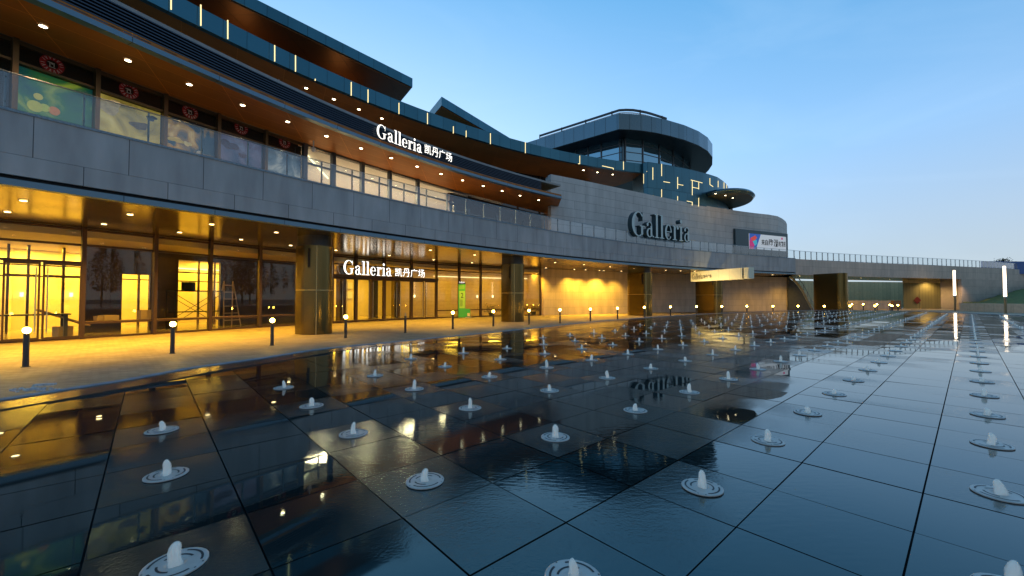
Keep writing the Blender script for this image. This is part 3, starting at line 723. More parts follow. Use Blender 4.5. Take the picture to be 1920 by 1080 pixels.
for k, (x, y, r) in enumerate(((98,121,.27),(242,170,.27),(357,210,.27),(453,240,.27),(534,267,.27))):
    em = disc_on(L2W, x, y, r, M['red'], 'round_emblem', MALL, .10, rin=r*.50)
    g = G(); p, t = on_plan(offset(L2W, .085), x, y); T = Vector((t.x, t.y, 0)); Z = Vector((0,0,1))
    for q in range(14):
        a = 2*math.pi*(q+.5)/14
        if q in (6, 13): continue
        c = p+(T*math.cos(a)+Z*math.sin(a))*r*.76; u = (-T*math.sin(a)+Z*math.cos(a)); w = (T*math.cos(a)+Z*math.sin(a))
        for s in (-1, 1): g.quad(c+u*.035*s-w*.045, c+u*(.035*s+.012)-w*.045, c+u*(.035*s+.012)+w*.045, c+u*.035*s+w*.045)
    g.build('emblem_lettering', M['white'], em)
    g = G()
    for dx, dz, w_, h_ in ((-.05,.05,.10,.02),(.04,.0,.02,.12),(-.05,-.02,.02,.14),(0,-.09,.14,.02),(.0,.03,.05,.05)):
        c = p+T*dx+Z*dz; g.quad(c-T*w_/2-Z*h_/2, c+T*w_/2-Z*h_/2, c+T*w_/2+Z*h_/2, c-T*w_/2+Z*h_/2)
    g.build('emblem_mark', M['white'], em)
# fruit shape on the green poster
for (x, y, r, c, nm) in ((102,208,.13,(.45,.16,.04),'poster_fruit'),(72,181,.10,(.45,.42,.08),'poster_blossom'),(66,199,.17,(.40,.42,.06),'poster_blossom'),(84,202,.12,(.36,.44,.06),'poster_blossom')):
    disc_on(L2W, x, y, r, mat(nm+' ink', c, .4, noise=.3, nscale=3, emit=c, es=.5), nm, MALL, .19 - (.01 if r < .3 else 0))
def blob_on(plan, px, py, rad, m, nm, parent, off, seed):
    rn = random.Random(seed); p, t = on_plan(offset(plan, off), px, py); T = Vector((t.x, t.y, 0)); g = G(); n = 26
    ph = [rn.uniform(0, 6.28) for _ in range(4)]; sx, sz = rn.uniform(.9, 1.7), rn.uniform(.7, 1.1)
    P = []
    for k in range(n):
        a = 2*math.pi*k/n; r = rad*(1+.22*math.sin(2*a+ph[0])+.14*math.sin(3*a+ph[1])+.10*math.sin(5*a+ph[2]))
        P.append(p+T*math.cos(a)*r*sx+Vector((0,0,1))*math.sin(a)*r*sz)
    g.poly(P); return g.build(nm, m, parent)
for k, (x, y, r, c, nm) in enumerate(((205,200,.26,(.50,.40,.22),'poster_pale_shape'),(262,236,.18,(.10,.07,.04),'poster_dark_shape'),(284,222,.10,(.02,.03,.06),'poster_dark_shape'),(330,262,.16,(.60,.42,.06),'poster_gold_shape'),(352,270,.12,(.62,.50,.20),'poster_gold_shape'),(318,274,.09,(.5,.25,.03),'poster_gold_shape'),(372,287,.09,(.4,.36,.3),'poster_pale_shape'),(430,272,.24,(.05,.008,.012),'poster_dark_shape'),(455,292,.15,(.06,.01,.015),'poster_dark_shape'),(525,294,.12,(.45,.47,.5),'poster_pale_shape'))):
    blob_on(L2W, x, y, r, mat(nm+' ink', c, .4, noise=.6, nscale=6, emit=c, es=.3), nm, MALL, .185-.004*(k % 3), k)
# lit shop on level 2
L2B = offset(L2W, 5.5)
mull = [568, 622, 677, 729, 782, 851]
for x0, x1 in zip(mull, mull[1:]):
    pl = sub(L2W, x0, x1)
    g = G(); g.ribbon(offset(pl, .05), 5.95, 9.4, .012); w = g.build('shop_window', M['glass_rail'], MALL)
    g = G(); frame_bar(g, L2W, x0, 5.9, 9.41, .20, .22)
    if x1 < 800: frame_bar(g, L2W, (x0*.35+x1*.65), 5.9, 7.55, .10, .14)
    for z in (5.95, 7.55, 8.45, 9.33): g.ribbon(pl, z, z+.09, .12)
    g.build('window_frame', M['frame_grey'], w)
g = G(); g.ribbon(sub(L2B, 520, 900), 5.9, 9.4, .15); g.build('shop_back_wall', mat('shop wall paint', (.80, .62, .42), .7), MALL)
g = G(); g.slab(offset(sub(L2W, 560, 880), .2), sub(L2B, 560, 880), 9.30, 9.36, 20); g.build('shop_ceiling', M['white'], MALL)
p, t = on_plan(offset(L2W, 1.0), 574, 300); q, _ = on_plan(offset(L2W, 4.0), 615, 330)
g = G(); a = Vector((p.x, p.y, 9.25)); b = Vector((q.x, q.y, 9.25)); g.tube(a, b, .05, 6); g.build('strip_lamp', M['cove'], MALL)
for x in (600, 680, 760, 830):
    p, t = on_plan(offset(L2W, 3.0), x); light('AREA', 'shop_light', (p.x, p.y, 9.2), 420, (1, .68, .34), MALL, 1.5)
# glazing further right, its pale blue sky reflection painted into the colour
scr = [851, 878, 905, 931, 957, 981, 1003, 1022]
M['screen'] = mat('painted sky reflection', (.30, .46, .58), .35, noise=.1, nscale=1)
for k, (x0, x1) in enumerate(zip(scr, scr[1:])):
    pl = sub(L2W, x0, x1)
    g = G(); g.ribbon(offset(pl, .18), 5.95, 7.9 if k < 5 else 7.6, .03); w = g.build('window_pane', M['screen'] if k < 5 else M['dkwall'], MALL)
    g = G(); frame_bar(g, L2W, x0, 5.9, 8.3, .16, .16); g.ribbon(pl, 7.92, 8.0, .1); g.build('window_frame', M['frame_grey'], w)
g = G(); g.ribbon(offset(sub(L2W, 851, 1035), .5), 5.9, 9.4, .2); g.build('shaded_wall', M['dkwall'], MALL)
g = G(); pl = sub(L2W, 1022, 1038); g.ribbon(offset(pl, -.05), 5.9, 9.41, .5); g.build('wall_end', mat('painted orange lamplight', (.50, .28, .14), .8), MALL)  # orange lamplight on the stone end put into its base colour
p, t = on_plan(offset(L2W, -.6), 861); an = math.atan2(t.y, t.x)
g = G(); g.box((p.x, p.y, 6.75), (.55, .08, 1.4), an); sb = g.build('shop_notice', mat('plum notice board', (.10, .03, .06), .5), MALL)
# ------------------------------------------------------------------ stone wall above the terrace
UW = polycurve([(1032.6,327),(1108,340.5),(1186.7,359),(1256,373),(1375,393.5),(1446,403)], 12.0, 3, list(range(1033, 1447, 12)))
q = [PD(1458, 405, UW[-1].y+1.0).xy, PD(1467, 409, UW[-1].y+2.6).xy, PD(1473, 415, UW[-1].y+4.4).xy, PD(1475.5, 418, UW[-1].y+6.5).xy]
UW = resample(UW, step=.9)+q
g = G(); g.ribbon(UW, 5.9, 12.0, .45); g.build('upper_stone_wall', M['upstone'], MALL)
# end face, slightly proud block
a = UW[0]; t = (UW[1]-UW[0]).normalized(); n = Vector((-t.y, t.x)); b = PD(1023, 328, a.y+1.1).xy
g = G(); g.prism([(a.x-.002, a.y), (a.x+n.x*.45, a.y+n.y*.45), (b.x+.3, b.y+.5), (b.x, b.y)], 9.6, 12.0); g.build('wall_end_face', M['upstone'], MALL)
# ------------------------------------------------------------------ level 3 band, ceiling and dark glazing
i3 = [i for i in range(len(L3)) if True]
g = G(); g.ribbon(L3, 14.70, 15.63, .3); g.build('upper_terrace_band', M['teal'], MALL)
L3I = offset(L3, 5.5)
cut = PD(1186, 339, PZ(1186, 339, 14.7).y).xy
g = G(); A_ = offset(L3, .05); B_ = [p for p in L3I if proj((p.x, p.y, 14.7))[0] < 1170]+[cut]
g.slab(A_, B_, 14.712, 14.95, 110); g.build('upper_terrace_ceiling', M['soffit_l3'], MALL)
g = G(); g.ribbon(offset(L3I[:-4], -.3), 10.5, 14.72, .2); g.build('upper_glazing', M['glass_dark'], MALL)
g = G()
for k in range(0, len(L3I)-5, 3):
    p = offset(L3I, -.38)[k]; t = (L3I[k+1]-L3I[k]).normalized(); g.box((p.x, p.y, 12.6), (.12, .14, 4.2), math.atan2(t.y, t.x))
g.build('upper_window_frame', M['frame'], MALL)
g = G(); g.slab(offset(L3, .3), offset(L3, 14), 15.2, 15.35, 90); g.build('roof_slab', M['concrete'], MALL)
# top roof: fascia, soffit, wall
r0 = PZ(773.5, 147, 18.0); rl = PZ(483, 0, 18.0); dr = (rl.xy-r0.xy).normalized(); r1 = r0.xy+dr*34
back = (PZ(753, 191, 17.3).xy-PZ(773, 167, 17.3).xy).normalized()
T0 = r0.xy; T1 = r0.xy+back*14; T2 = r1+back*14
g = G(); g.prism([(r1.x, r1.y), (T0.x, T0.y), (T1.x, T1.y), (T2.x, T2.y)], 17.34, 18.0); g.build('top_roof', [M['teal']], MALL)
g = G(); ins = lambda s, e: s+e
a, b, c, d = r1+back*.12, T0+back*.12-(-dr)*.12, T1-(-dr)*.12, T2
g.prism([(p.x, p.y) for p in (a, b, c, d)], 17.28, 17.342); g.build('top_roof_ceiling', mat('brown roof underside', (.22, .085, .022), .4, metal=.35, joints=(2.2, 2.2, .015, 0, .5)), MALL)
w0 = T0+back*4.2+dr*2.5; w1 = r1+back*4.2
g = G(); g.prism([(w1.x, w1.y), (w0.x, w0.y), (w0.x+back.x*9, w0.y+back.y*9), (w1.x+back.x*9, w1.y+back.y*9)], 15.3, 17.29); g.build('top_floor_wall', M['dkwall'], MALL)
for k in range(3):
    q = T0+back*3.0+dr*(5+6*k); light('AREA', 'roof_uplight', (q.x, q.y, 15.45), 10, (1, .50, .15), MALL, 1.2, (math.pi, 0, 0))
# folded canopy roof
pk = PZ(828, 181, 18.7).xy; pl_ = PZ(803, 212, 18.7).xy; pr = PZ(962, 262.5, 18.7).xy
e1 = (pl_-pk).normalized(); e2 = (pr-pk).normalized()
Q = [pk, pk+e1*9, pr+e1*9, pr]
g = G(); g.prism([(p.x, p.y) for p in Q], 17.95, 18.7); g.build('folded_roof', M['teal'], MALL)
Q = [pk+e1*.15+e2*.1, pk+e1*9, pr+e1*9, pr+e1*.15]
g = G(); g.prism([(p.x, p.y) for p in Q], 17.9, 17.951); g.build('folded_roof_ceiling', M['soffit_l3'], MALL)
Q = [pk+e1*3+e2*3, pk+e1*8.5+e2*3, pr+e1*8.5, pr+e1*3]
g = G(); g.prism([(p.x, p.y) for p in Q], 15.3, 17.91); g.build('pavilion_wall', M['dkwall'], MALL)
# slits of light
def slit(plan, x0, y0, x1, y1, th=.04, nm='light_slit', par=MALL):
    a, t = on_plan(offset(plan, -.012), x0, y0); b, _ = on_plan(offset(plan, -.012), x1, y1)
    n = Vector((-t.y, t.x, 0)); ax = (b-a); L_ = ax.length
    if L_ < .02: return
    ax.normalize(); sd = ax.cross(n); g = G()
    m = Matrix((( ax.x, n.x, sd.x, 0), (ax.y, n.y, sd.y, 0), (ax.z, n.z, sd.z, 0), (0,0,0,1))); m.translation = (a+b)/2
    g.box(None, (L_, .05, th), M=m); g.build(nm, M['slit'], par)
for s in ((320.7,-8,320.7,18),(376.5,9,376.5,48),(427,38,427,73),(515,85,515,115),(554,104,554,134),(591,148,591,151),(658.5,154,658.5,179),(690,168,690,192),(748,193,748,213.5),(801.5,212,801.5,232.5),(850,237,850,250),(874,245,874,257),(919.5,250,919.5,270),(985,266.5,985,287),(1087,292,1087,307),(1084,307,1087.5,307),(1129,311,1150,315.5),(1150,315.5,1150,318),(1169,303,1169,318)):
    slit(L3, *s)
# ------------------------------------------------------------------ drum facade, rotunda
DF = [PD(1186, 340, 44.5).xy, PD(1206, 302, 41.5).xy]+polycurve([(1206,302.3),(1241,307.4),(1285,315.8),(1324.5,325),(1345,332)], 15.63, 3, list(range(1215, 1346, 10)))
DF += [PZ(1354, 338, 15.63).xy, PZ(1361, 344, 15.63).xy, PZ(1365.5, 350, 15.63).xy]
e = DF[-1]; DF += [e+Vector((.4, 2.2)), e+Vector((.1, 5))]
ROT = empty('round_tower', (16, 48, 0), 'round teal panelled tower with glazed drum at the far end of the mall', 'building')
g = G(); g.ribbon(DF, 11.9, 15.63, .4)
M['tealgrid'] = mat('teal panel grid', (.06, .15, .19), .35, metal=.9, noise=.08, nscale=.8, joints=(1.15, 2.6, .014, .35, .3), jit=.10)
g.build('panel_facade', M['tealgrid'], ROT)
for s in ((1200,320,1213,321.5),(1206.8,326,1206.8,344),(1224,314,1224,337),(1240.5,307.5,1240.5,330),(1244,340.5,1256,342.5),(1270.5,332,1270.5,354),(1270.5,345.5,1281,347.5),(1298,338,1298,366),(1295.5,337.5,1317,343),(1298,351,1310,353.5),(1310,342,1310,355),(1331,334,1331,346),(1331,346,1337,350),(1346.5,339,1346.5,351),(1357.5,342,1357.5,356),(1362.5,346,1362.5,357),(1224.5,366,1224.5,371),(1240.5,355,1240.5,374),(1270.5,368,1270.5,381),(1288,377,1298,379),(1298,379,1298,385),(1310,371,1310,387)):
    slit(DF, *s, par=ROT)
Zr1, Zr0 = 20.7, 19.07
RT = [PZ(x, y, Zr1).xy for x, y in ((945,281),(1160,212.7),(1183,213.6),(1205,215.8),(1230,220),(1252.7,225.5),(1283,234.5),(1310,246),(1327,257.6),(1335.7,270.2))]+[PZ(1335.6, 309, Zr0).xy, PZ(1329, 319, Zr0).xy, PZ(1322.6, 325.6, Zr0).xy, Vector((25, 63)), Vector((18, 68)), Vector((0, 70))]
g = G(); g.prism([(p.x, p.y) for p in RT], Zr0, Zr1); g.build('tower_roof', M['greyp'], ROT)
g = G(); cc = sum(RT, Vector((0, 0)))/len(RT); g.prism([tuple(p.lerp(cc, .006)) for p in RT], Zr0-.05, Zr0+.001); g.build('tower_roof_underside', mat('dark roof underside', (.018, .024, .03), .45, metal=.3), ROT)
GL = [PZ(1040, 291, Zr0).xy, PZ(1081, 281, Zr0).xy, PZ(1165.5, 259, Zr0).xy]
g1 = G(); g1.ribbon(resample(GL, step=1.2), 15.3, Zr0, .1); wl = g1.build('tower_glazing', M['glass_blue'], ROT)
GR = [PZ(x, y, Zr0).xy for x, y in ((1172,258),(1207,263),(1238.5,272),(1264,284),(1283,297),(1296,309))]; GR += [GR[-1]+Vector((.8, 2.5))]
g1 = G(); g1.ribbon(GR, 15.3, Zr0, .1); wr = g1.build('tower_glazing', M['glass_blue'], ROT)
g = G(); GLr = resample(GL, step=1.2)
for x in (1081, 1104, 1129, 1164): frame_bar(g, GLr, x, 15.3, Zr0, .12, .2)
for z in (16.6, 17.5, 18.4): g.ribbon(offset(GLr, -.04), z, z+.07, .1)
g.build('glazing_bars', M['frame_grey'], wl)
g = G()
for x in (1173, 1207, 1238, 1264, 1283, 1295): frame_bar(g, GR, x, 15.3, Zr0, .12, .2)
for z in (16.6, 17.5, 18.4): g.ribbon(offset(GR, -.04), z, z+.07, .1)
g.build('glazing_bars', M['frame_grey'], wr)
p = PZ(1168.5, 259, Zr0); g = G(); g.box((p.x, p.y+.1, 17.2), (.45, .45, 3.8), .3); g.build('tower_pillar', M['greyp'], ROT)
# rooftop screen
Zs = 21.55
SC = [PZ(x, y, Zs).xy for x, y in ((1012,252.6),(1164,203.3),(1190,204.2),(1215,209),(1237,216))]+[PZ(1252, 224, 20.9).xy+Vector((.3, 1.0))]
SCr = resample(SC, step=.8)
g = G(); g.ribbon(SCr, Zs-.22, Zs, .12)
for k in range(0, len(SCr), 4): g.box((SCr[k].x, SCr[k].y, 21.1), (.12, .12, .9))
g.build('roof_screen_frame', M['dkmetal'], ROT)
g = G(); g.ribbon(offset(SCr, .15), 20.72, Zs-.3, .02)
def mesh_mat():
    m = bpy.data.materials.new('white perforated mesh'); m.use_nodes = True; nt = m.node_tree; N = nt.nodes; L = nt.links; b = N['Principled BSDF']; b.inputs['Base Color'].default_value = (.8, .8, .84, 1)
    tc = N.new('ShaderNodeTexCoord'); br = N.new('ShaderNodeTexBrick'); br.inputs['Scale'].default_value = 1; br.inputs['Brick Width'].default_value = .2; br.inputs['Row Height'].default_value = .2; br.inputs['Mortar Size'].default_value = .055
    L.new(tc.outputs['UV'], br.inputs['Vector']); L.new(br.outputs['Fac'], b.inputs['Alpha']); return m
g.build('roof_screen_mesh', mesh_mat(), ROT)
# saucer canopy
cc = PD(1354, 377, 48.0); ax = Vector((.40, .92)).normalized(); nx = Vector((ax.y, -ax.x)); P0 = []; P1 = []; P2 = []
for k in range(48):
    a = 2*math.pi*k/48; v = ax*math.cos(a)*5.0+nx*math.sin(a)*3.35; c2 = cc.xy
    P0.append(c2+v*.93); P1.append(c2+v); P2.append(c2+v*.96)
g = G(); z0 = 13.05
for k in range(48):
    l = (k+1) % 48; V = lambda p, z: (p.x, p.y, z)
    g.quad(V(P0[k],z0), V(P0[l],z0), V(P1[l],z0+.28), V(P1[k],z0+.28)); g.quad(V(P1[k],z0+.28), V(P1[l],z0+.28), V(P2[l],z0+.5), V(P2[k],z0+.5))
g.poly([(p.x, p.y, z0+.5) for p in P2]); g.m = 1; g.poly([(p.x, p.y, z0) for p in P0[::-1]])
g.build('saucer_canopy', [M['greyp'], mat('olive brown underside', (.09, .07, .02), .5)], ROT)
downlights([(1341.6,363),(1360,366.5),(1374,371),(1326,373),(1338,377)], z0-.004, M['lamp'], 14, .09, WARM2, 2.6, ROT)
g = G(); pw = [PD(1320, 380, 49).xy, PD(1374, 395, 51).xy, PD(1376, 395, 58).xy]; g.ribbon(pw, 9.5, z0, .2); g.build('canopy_wall', M['glass_dark'], ROT)
for x0, x1, y0, y1 in ((1322,1335,380.5,386.5),(1349,1358.5,387,394)):
    a = PD(x0, y0, 48.6); b = PD(x1, y1, 49.6); g = G(); c = (a+b)/2; g.box(c, ((b-a).xy.length, .1, abs(a.z-b.z)), math.atan2(b.y-a.y, b.x-a.x)); g.build('canopy_window', mat('pale window', (.35, .42, .46), .2), ROT)
# ------------------------------------------------------------------ glass railing
def railing(name, plan, zb, hh, step, par, lab=None, cat=None, closed=False, maxn=99, phase=0.0, skipg=False, r=.022):
    P = resample(plan, step=step); n = len(P)
    if lab: par = empty(name, (P[0].x, P[0].y, zb), lab, cat)
    g = G(); Q = resample(plan, step=.5); g.ribbon(Q, zb+.05, zb+hh, .014)
    g.build('glass_panels', M['glass_rail'], par)
    g = G()
    for a, b in zip(Q, Q[1:]): g.tube((a.x, a.y, zb+hh+.01), (b.x, b.y, zb+hh+.01), .020, 5)
    g.build('top_rail', M['steel'], par)
    N_ = norms(P)
    for k, (p, nn) in enumerate(zip(P, N_)):
        if k >= 99: break
        q = p+nn*.05; g = G(); an = math.atan2(-nn.x, nn.y)
        g.box((q.x, q.y, zb+hh/2), (.035 if Ztop+.05 < zb else .06, .08, hh), an)
        for z in (.2, hh-.12):
            g.tube((q.x-nn.x*.02, q.y-nn.y*.02, zb+z), (p.x-nn.x*.03, p.y-nn.y*.03, zb+z), .022, 6)
        g.build('rail_post', M['post'], par)
    return par
railing('glass_railing', offset([p for p in C1M if p.length > 8], .10), Ztop+.075, .98, 1.46, None, 'glass balustrade with slim metal posts along the mall terrace edge', 'railing')
# ------------------------------------------------------------------ footbridge to the right
BR = empty('footbridge', (40, 52, 0), 'long stone-clad footbridge with glass railing leading right from the mall', 'bridge')
i_s = min(range(len(C1B)), key=lambda i: abs(proj((C1B[i].x, C1B[i].y, Zsof))[0]-1800))
g = G(); g.ribbon(C1B, Zst0, Ztop, .35, u0=5.3)
M['brstone'] = mat('brown stone cladding', (.56, .46, .39), .8, noise=.12, nscale=1.1, bump=.2, bscale=50, joints=(.62, 1.15, .010, 0, .45), jit=.06)
g.build('bridge_parapet', M['brstone'], BR)
g = G(); g.ribbon(offset(C1B, .002), Zsof, Zst0-.004, .3); g.build('bridge_lower_course', M['brstone'], BR)
CBb = C1B[:i_s+1]
g = G(); g.slab(offset(CBb, .24), offset(CBb, 7.2), Zsof+.012, Zsof+.3, 60); g.build('bridge_ceiling', M['soffit'], BR)
g = G(); g.slab(offset(C1B, .3), offset(C1B, 7.4), 5.7, 5.9, 60); g.build('bridge_floor', M['concrete'], BR)
g = G(); g.ribbon(offset(C1B, 7.2), Zsof, Ztop, .3); g.build('far_parapet', M['brstone'], BR)
downlights([(1448,515),(1499,517.5),(1615,521.5),(1668,523.7),(1723,525.5)], Zsof, M['lampy'], 2200, .085, WARM, 2.5, BR)
RW = C1B[i_s:]
g = G(); g.ribbon(offset(RW, .004), 0, Zsof-.002, .4); g.build('abutment_wall', mat('abutment stone', (.50, .42, .36), .8, noise=.12, nscale=1, joints=(2.0, 1.17, .010, .5, .45), jit=.06), BR)
a = RW[0]; b = offset(CBb, 7.2)[-1]; t = (RW[1]-RW[0]).normalized()
g = G(); cs = PD(1762, 560, b.y+1.0).xy; g.prism([(a.x, a.y+.01), (a.x+1.2*t.x, a.y+1.2*t.y+.01), (b.x+1.5, b.y+1), (cs.x, cs.y)], 0, Zsof+.01); g.build('abutment_face', mat('smooth beige plaster', (.48, .42, .36), .8, noise=.1), BR)
light('SPOT', 'wall_washer', (a.x-2.2, a.y+2.2, 4.6), 700, (1, .62, .22), BR, .1, (0, 0, 0), 2.6, .8)
light('SPOT', 'wall_washer', (a.x-.4, a.y-1.4, 4.3), 300, (1, .62, .30), BR, .1, (.25, 0, 0), 2.0, .8)
# large pier
p = Vector(((1557-960)/F*49.5, 49.5)); q, t = on_plan(C1, 1557); axn = Vector((-t.y, t.x))
g = G(); g.prism(racetrack(p, axn, 3.6, 1.5), 0, Zsof+.02); g.build('bridge_pier', M['bronze'], BR)
railing('glass_railing', offset(C1B, .10), Ztop+.01, 1.02, 1.12, None, 'long glass balustrade along the near side of the footbridge', 'railing')
railing('glass_railing', offset(C1B, 7.0), Ztop+.01, .95, 1.25, None, 'far glass balustrade on the back of the footbridge', 'railing')
# ------------------------------------------------------------------ lettering
def ell(cx, cy, rx, ry, a0=0, a1=360, n=40): return [(cx+rx*math.cos(math.radians(a0+(a1-a0)*k/n)), cy+ry*math.sin(math.radians(a0+(a1-a0)*k/n))) for k in range(n+1)]
def rect(x0, y0, x1, y1): return [(x0, y0), (x1, y0), (x1, y1), (x0, y1)]
def ring(o, i): return [('ring', o, i)]
GLY = {}
# pieces: list of quads strips or polygons (convex-ish); rings are outer/inner samples of equal length
def crescent(cx, cy, rx, ry, ix, irx, iry, a0, a1, n=44): return (ell(cx, cy, rx, ry, a0, a1, n), ell(ix, cy, irx, iry, a0, a1, n))
GLY['l'] = (.26, [('p', rect(.075, .0, .185, .74)), ('p', rect(0.0, 0, .26, .03)), ('p', [(.0, .71), (.08, .71), (.08, .74), (.0, .74)])])
GLY['i'] = (.26, [('p', rect(.075, 0, .185, .47)), ('p', rect(0, 0, .26, .03)), ('p', rect(0, .44, .08, .47)), ('p', ell(.13, .64, .068, .068)[:-1])])
GLY['r'] = (.36, [('p', rect(.075, 0, .185, .47)), ('p', rect(0, 0, .26, .03)), ('p', rect(0, .44, .08, .47)), ('s', crescent(.27, .30, .10, .18, .275, .09, .145, 175, 70, 16)), ('p', ell(.315, .41, .055, .055)[:-1])])
GLY['e'] = (.44, [('s', crescent(.215, .235, .205, .245, .235, .115, .215, 0, 325, 48)), ('p', rect(.11, .235, .40, .262))])
GLY['a'] = (.45, [('p', rect(.245, .03, .345, .35)), ('s', crescent(.205, .335, .14, .15, .20, .10, .118, 0, 150, 20)), ('p', ell(.085, .385, .055, .055)[:-1]), ('s', crescent(.19, .135, .165, .145, .20, .085, .112, 60, 330, 36)), ('p', [(.345, .03), (.38, .0), (.44, .02), (.44, .05), (.40, .04), (.345, .10)]), ('p', rect(.20, .245, .26, .272))])
GLY['G'] = (.74, [('s', crescent(.36, .36, .345, .375, .375, .225, .345, 42, 318, 60)), ('p', rect(.50, .07, .61, .31)), ('p', rect(.42, .29, .70, .32)), ('p', [(.585, .47), (.61, .47), (.61, .73), (.585, .73)]), ('p', [(.52, .05), (.61, .13), (.61, .07), (.545, .02)])])
def glyph_faces(ch):
    w, pcs = GLY[ch]; out = []
    for k, (kd, d) in enumerate(pcs):
        if kd == 'p': out.append(([d], k))
        else:
            o, i = d; out.append(([[o[q], o[q+1], i[q+1], i[q]] for q in range(len(o)-1)], k))
    return w, out
def put_glyph(g, ch, place, s, th, fm=0, sm=1):
    """place(x,y,z)-> world; z is depth toward viewer"""
    w, pcs = glyph_faces(ch)
    for polys, k in pcs:
        t = th+k*.0011*s
        edges = {}
        for P in polys:
            ar = sum(P[q][0]*P[(q+1) % len(P)][1]-P[(q+1) % len(P)][0]*P[q][1] for q in range(len(P)))
            if abs(ar) < 1e-7: continue
            if ar < 0: P = P[::-1]
            g.m = fm; g.poly([place(x*s, y*s, t) for x, y in P])
            for q in range(len(P)):
                a, b = P[q], P[(q+1) % len(P)]; ka = (round(a[0], 5), round(a[1], 5)); kb = (round(b[0], 5), round(b[1], 5))
                if (kb, ka) in edges: del edges[(kb, ka)]
                else: edges[(ka, kb)] = 1
        g.m = sm
        for a, b in edges:
            if a == b: continue
            g.quad(place(a[0]*s, a[1]*s, 0), place(b[0]*s, b[1]*s, 0), place(b[0]*s, b[1]*s, t), place(a[0]*s, a[1]*s, t))
    return w*s
def text_width(txt, s, tr): return sum(GLY[c][0]*s+tr for c in txt)-tr
class Track:
    """running frame along a plan curve"""
    def __init__(s, plan, px0, px1, py=540):
        a, _ = on_plan(plan, px0); b, _ = on_plan(plan, px1)
        s.a = a.xy; s.b = b.xy; s.L = (s.b-s.a).length; s.plan = plan
        pts = [s.a]+[p for p in plan if (p-s.a).dot(s.b-s.a) > 0 and (p-s.b).dot(s.a-s.b) > 0]+[s.b]
        s.P = pts; s.S = [0]
        for p, q in zip(pts, pts[1:]): s.S.append(s.S[-1]+(q-p).length)
        s.L = s.S[-1]
    def at(s, u):
        u = max(0, min(s.L, u))
        for k in range(len(s.P)-1):
            if u <= s.S[k+1] or k == len(s.P)-2:
                t = (s.P[k+1]-s.P[k]).normalized(); return s.P[k]+t*(u-s.S[k]), t
def sign_text(g, txt, tr, u0, u1, z0, cap, th, squash=True):
    s = cap/.735; gapm = s*.035; wn = text_width(txt, s, gapm); k = (u1-u0)/wn; u = u0
    for ch in txt:
        w = GLY[ch][0]*s*k
        p, t = tr.at(u+w/2); n = Vector((-t.y, t.x))
        def place(x, y, z, p=p, t=t, n=n, w=w): q = p+t*(x*k-w/2)-n*z; return (q.x, q.y, z0+y)
        put_glyph(g, ch, place, s, th); u += w+gapm*k
def cjk(txt, tr, u0, u1, z0, h, th, name, m, parent, m2=None, bold=0.0):
    c = bpy.data.curves.new('t', 'FONT'); out = []
    n = len(txt); w = (u1-u0)/n; g = G()
    for k, ch in enumerate(txt):
        c.body = ch; c.offset = bold; o = bpy.data.objects.new('t', c); COL.objects.link(o); bpy.context.view_layer.update()
        me = bpy.data.meshes.new_from_object(o.evaluated_get(bpy.context.evaluated_depsgraph_get()))
        xs = [v.co.x for v in me.vertices]; ys = [v.co.y for v in me.vertices]
        x0, x1, y0, y1 = min(xs), max(xs), min(ys), max(ys); sx = w*.90/max(.3, x1-x0); sy = h/(y1-y0)
        p, t = tr.at(u0+w*(k+.5)); nn = Vector((-t.y, t.x)); ec = {}
        def place(x, y, z): q = p+t*((x-(x0+x1)/2)*sx)-nn*z; return (q.x, q.y, z0+(y-y0)*sy)
        for f in me.polygons:
            vs = list(f.vertices); g.m = 0; g.poly([place(me.vertices[v].co.x, me.vertices[v].co.y, th) for v in vs])
            for a, b in zip(vs, vs[1:]+vs[:1]):
                if (b, a) in ec: del ec[(b, a)]
                else: ec[(a, b)] = 1
        g.m = 1
        for a, b in ec:
            A, B = me.vertices[a].co, me.vertices[b].co; g.quad(place(A.x, A.y, 0), place(B.x, B.y, 0), place(B.x, B.y, th), place(A.x, A.y, th))
        bpy.data.objects.remove(o); bpy.data.meshes.remove(me)
    bpy.data.curves.remove(c)
    return g.build(name, [m, m2 or m], parent)
# lit sign on the louvre band
tr = Track(offset(L2L, -.10), 702, 846)
def u_at(plan, tr, px):
    p, _ = on_plan(plan, px); return min((abs((tr.at(u)[0]-p.xy).length), u) for u in [tr.L*k/400 for k in range(401)])[1]
pl = offset(L2L, -.10); c, _ = on_plan(pl, 740)
sg = empty('lit_letter_sign', (c.x, c.y, 9.7), 'glowing white Latin and Chinese letters on the dark louvres of the upper terrace', 'sign')
g = G(); sign_text(g, 'Galleria', tr, 0, u_at(pl, tr, 788.5), 9.70, .70, .07); g.build('latin_lettering', [M['sign'], M['dkmetal']], sg)
cjk('凯丹广场', tr, u_at(pl, tr, 793), tr.L, 9.78, .52, .06, 'chinese_lettering', M['sign'], sg, M['dkmetal'])
# lit sign over the doors
pl = offset(GW, -.28); tr = Track(pl, 642, 796); c, _ = on_plan(pl, 700)
sg = empty('lit_letter_sign', (c.x, c.y, 3.45), 'glowing white Latin and Chinese letters above the ground floor entrance doors', 'sign')
g = G(); sign_text(g, 'Galleria', tr, 0, u_at(pl, tr, 733), 3.40, .98, .09); g.build('latin_lettering', [M['sign'], M['dkmetal']], sg)
cjk('凯丹广场', tr, u_at(pl, tr, 739), tr.L, 3.42, .66, .07, 'chinese_lettering', M['sign'], sg, M['dkmetal'])
g = G(); g.ribbon(sub(offset(GW, -.14), 618, 822), 3.22, 3.38, .10); g.build('sign_rail', M['frame'], sg)
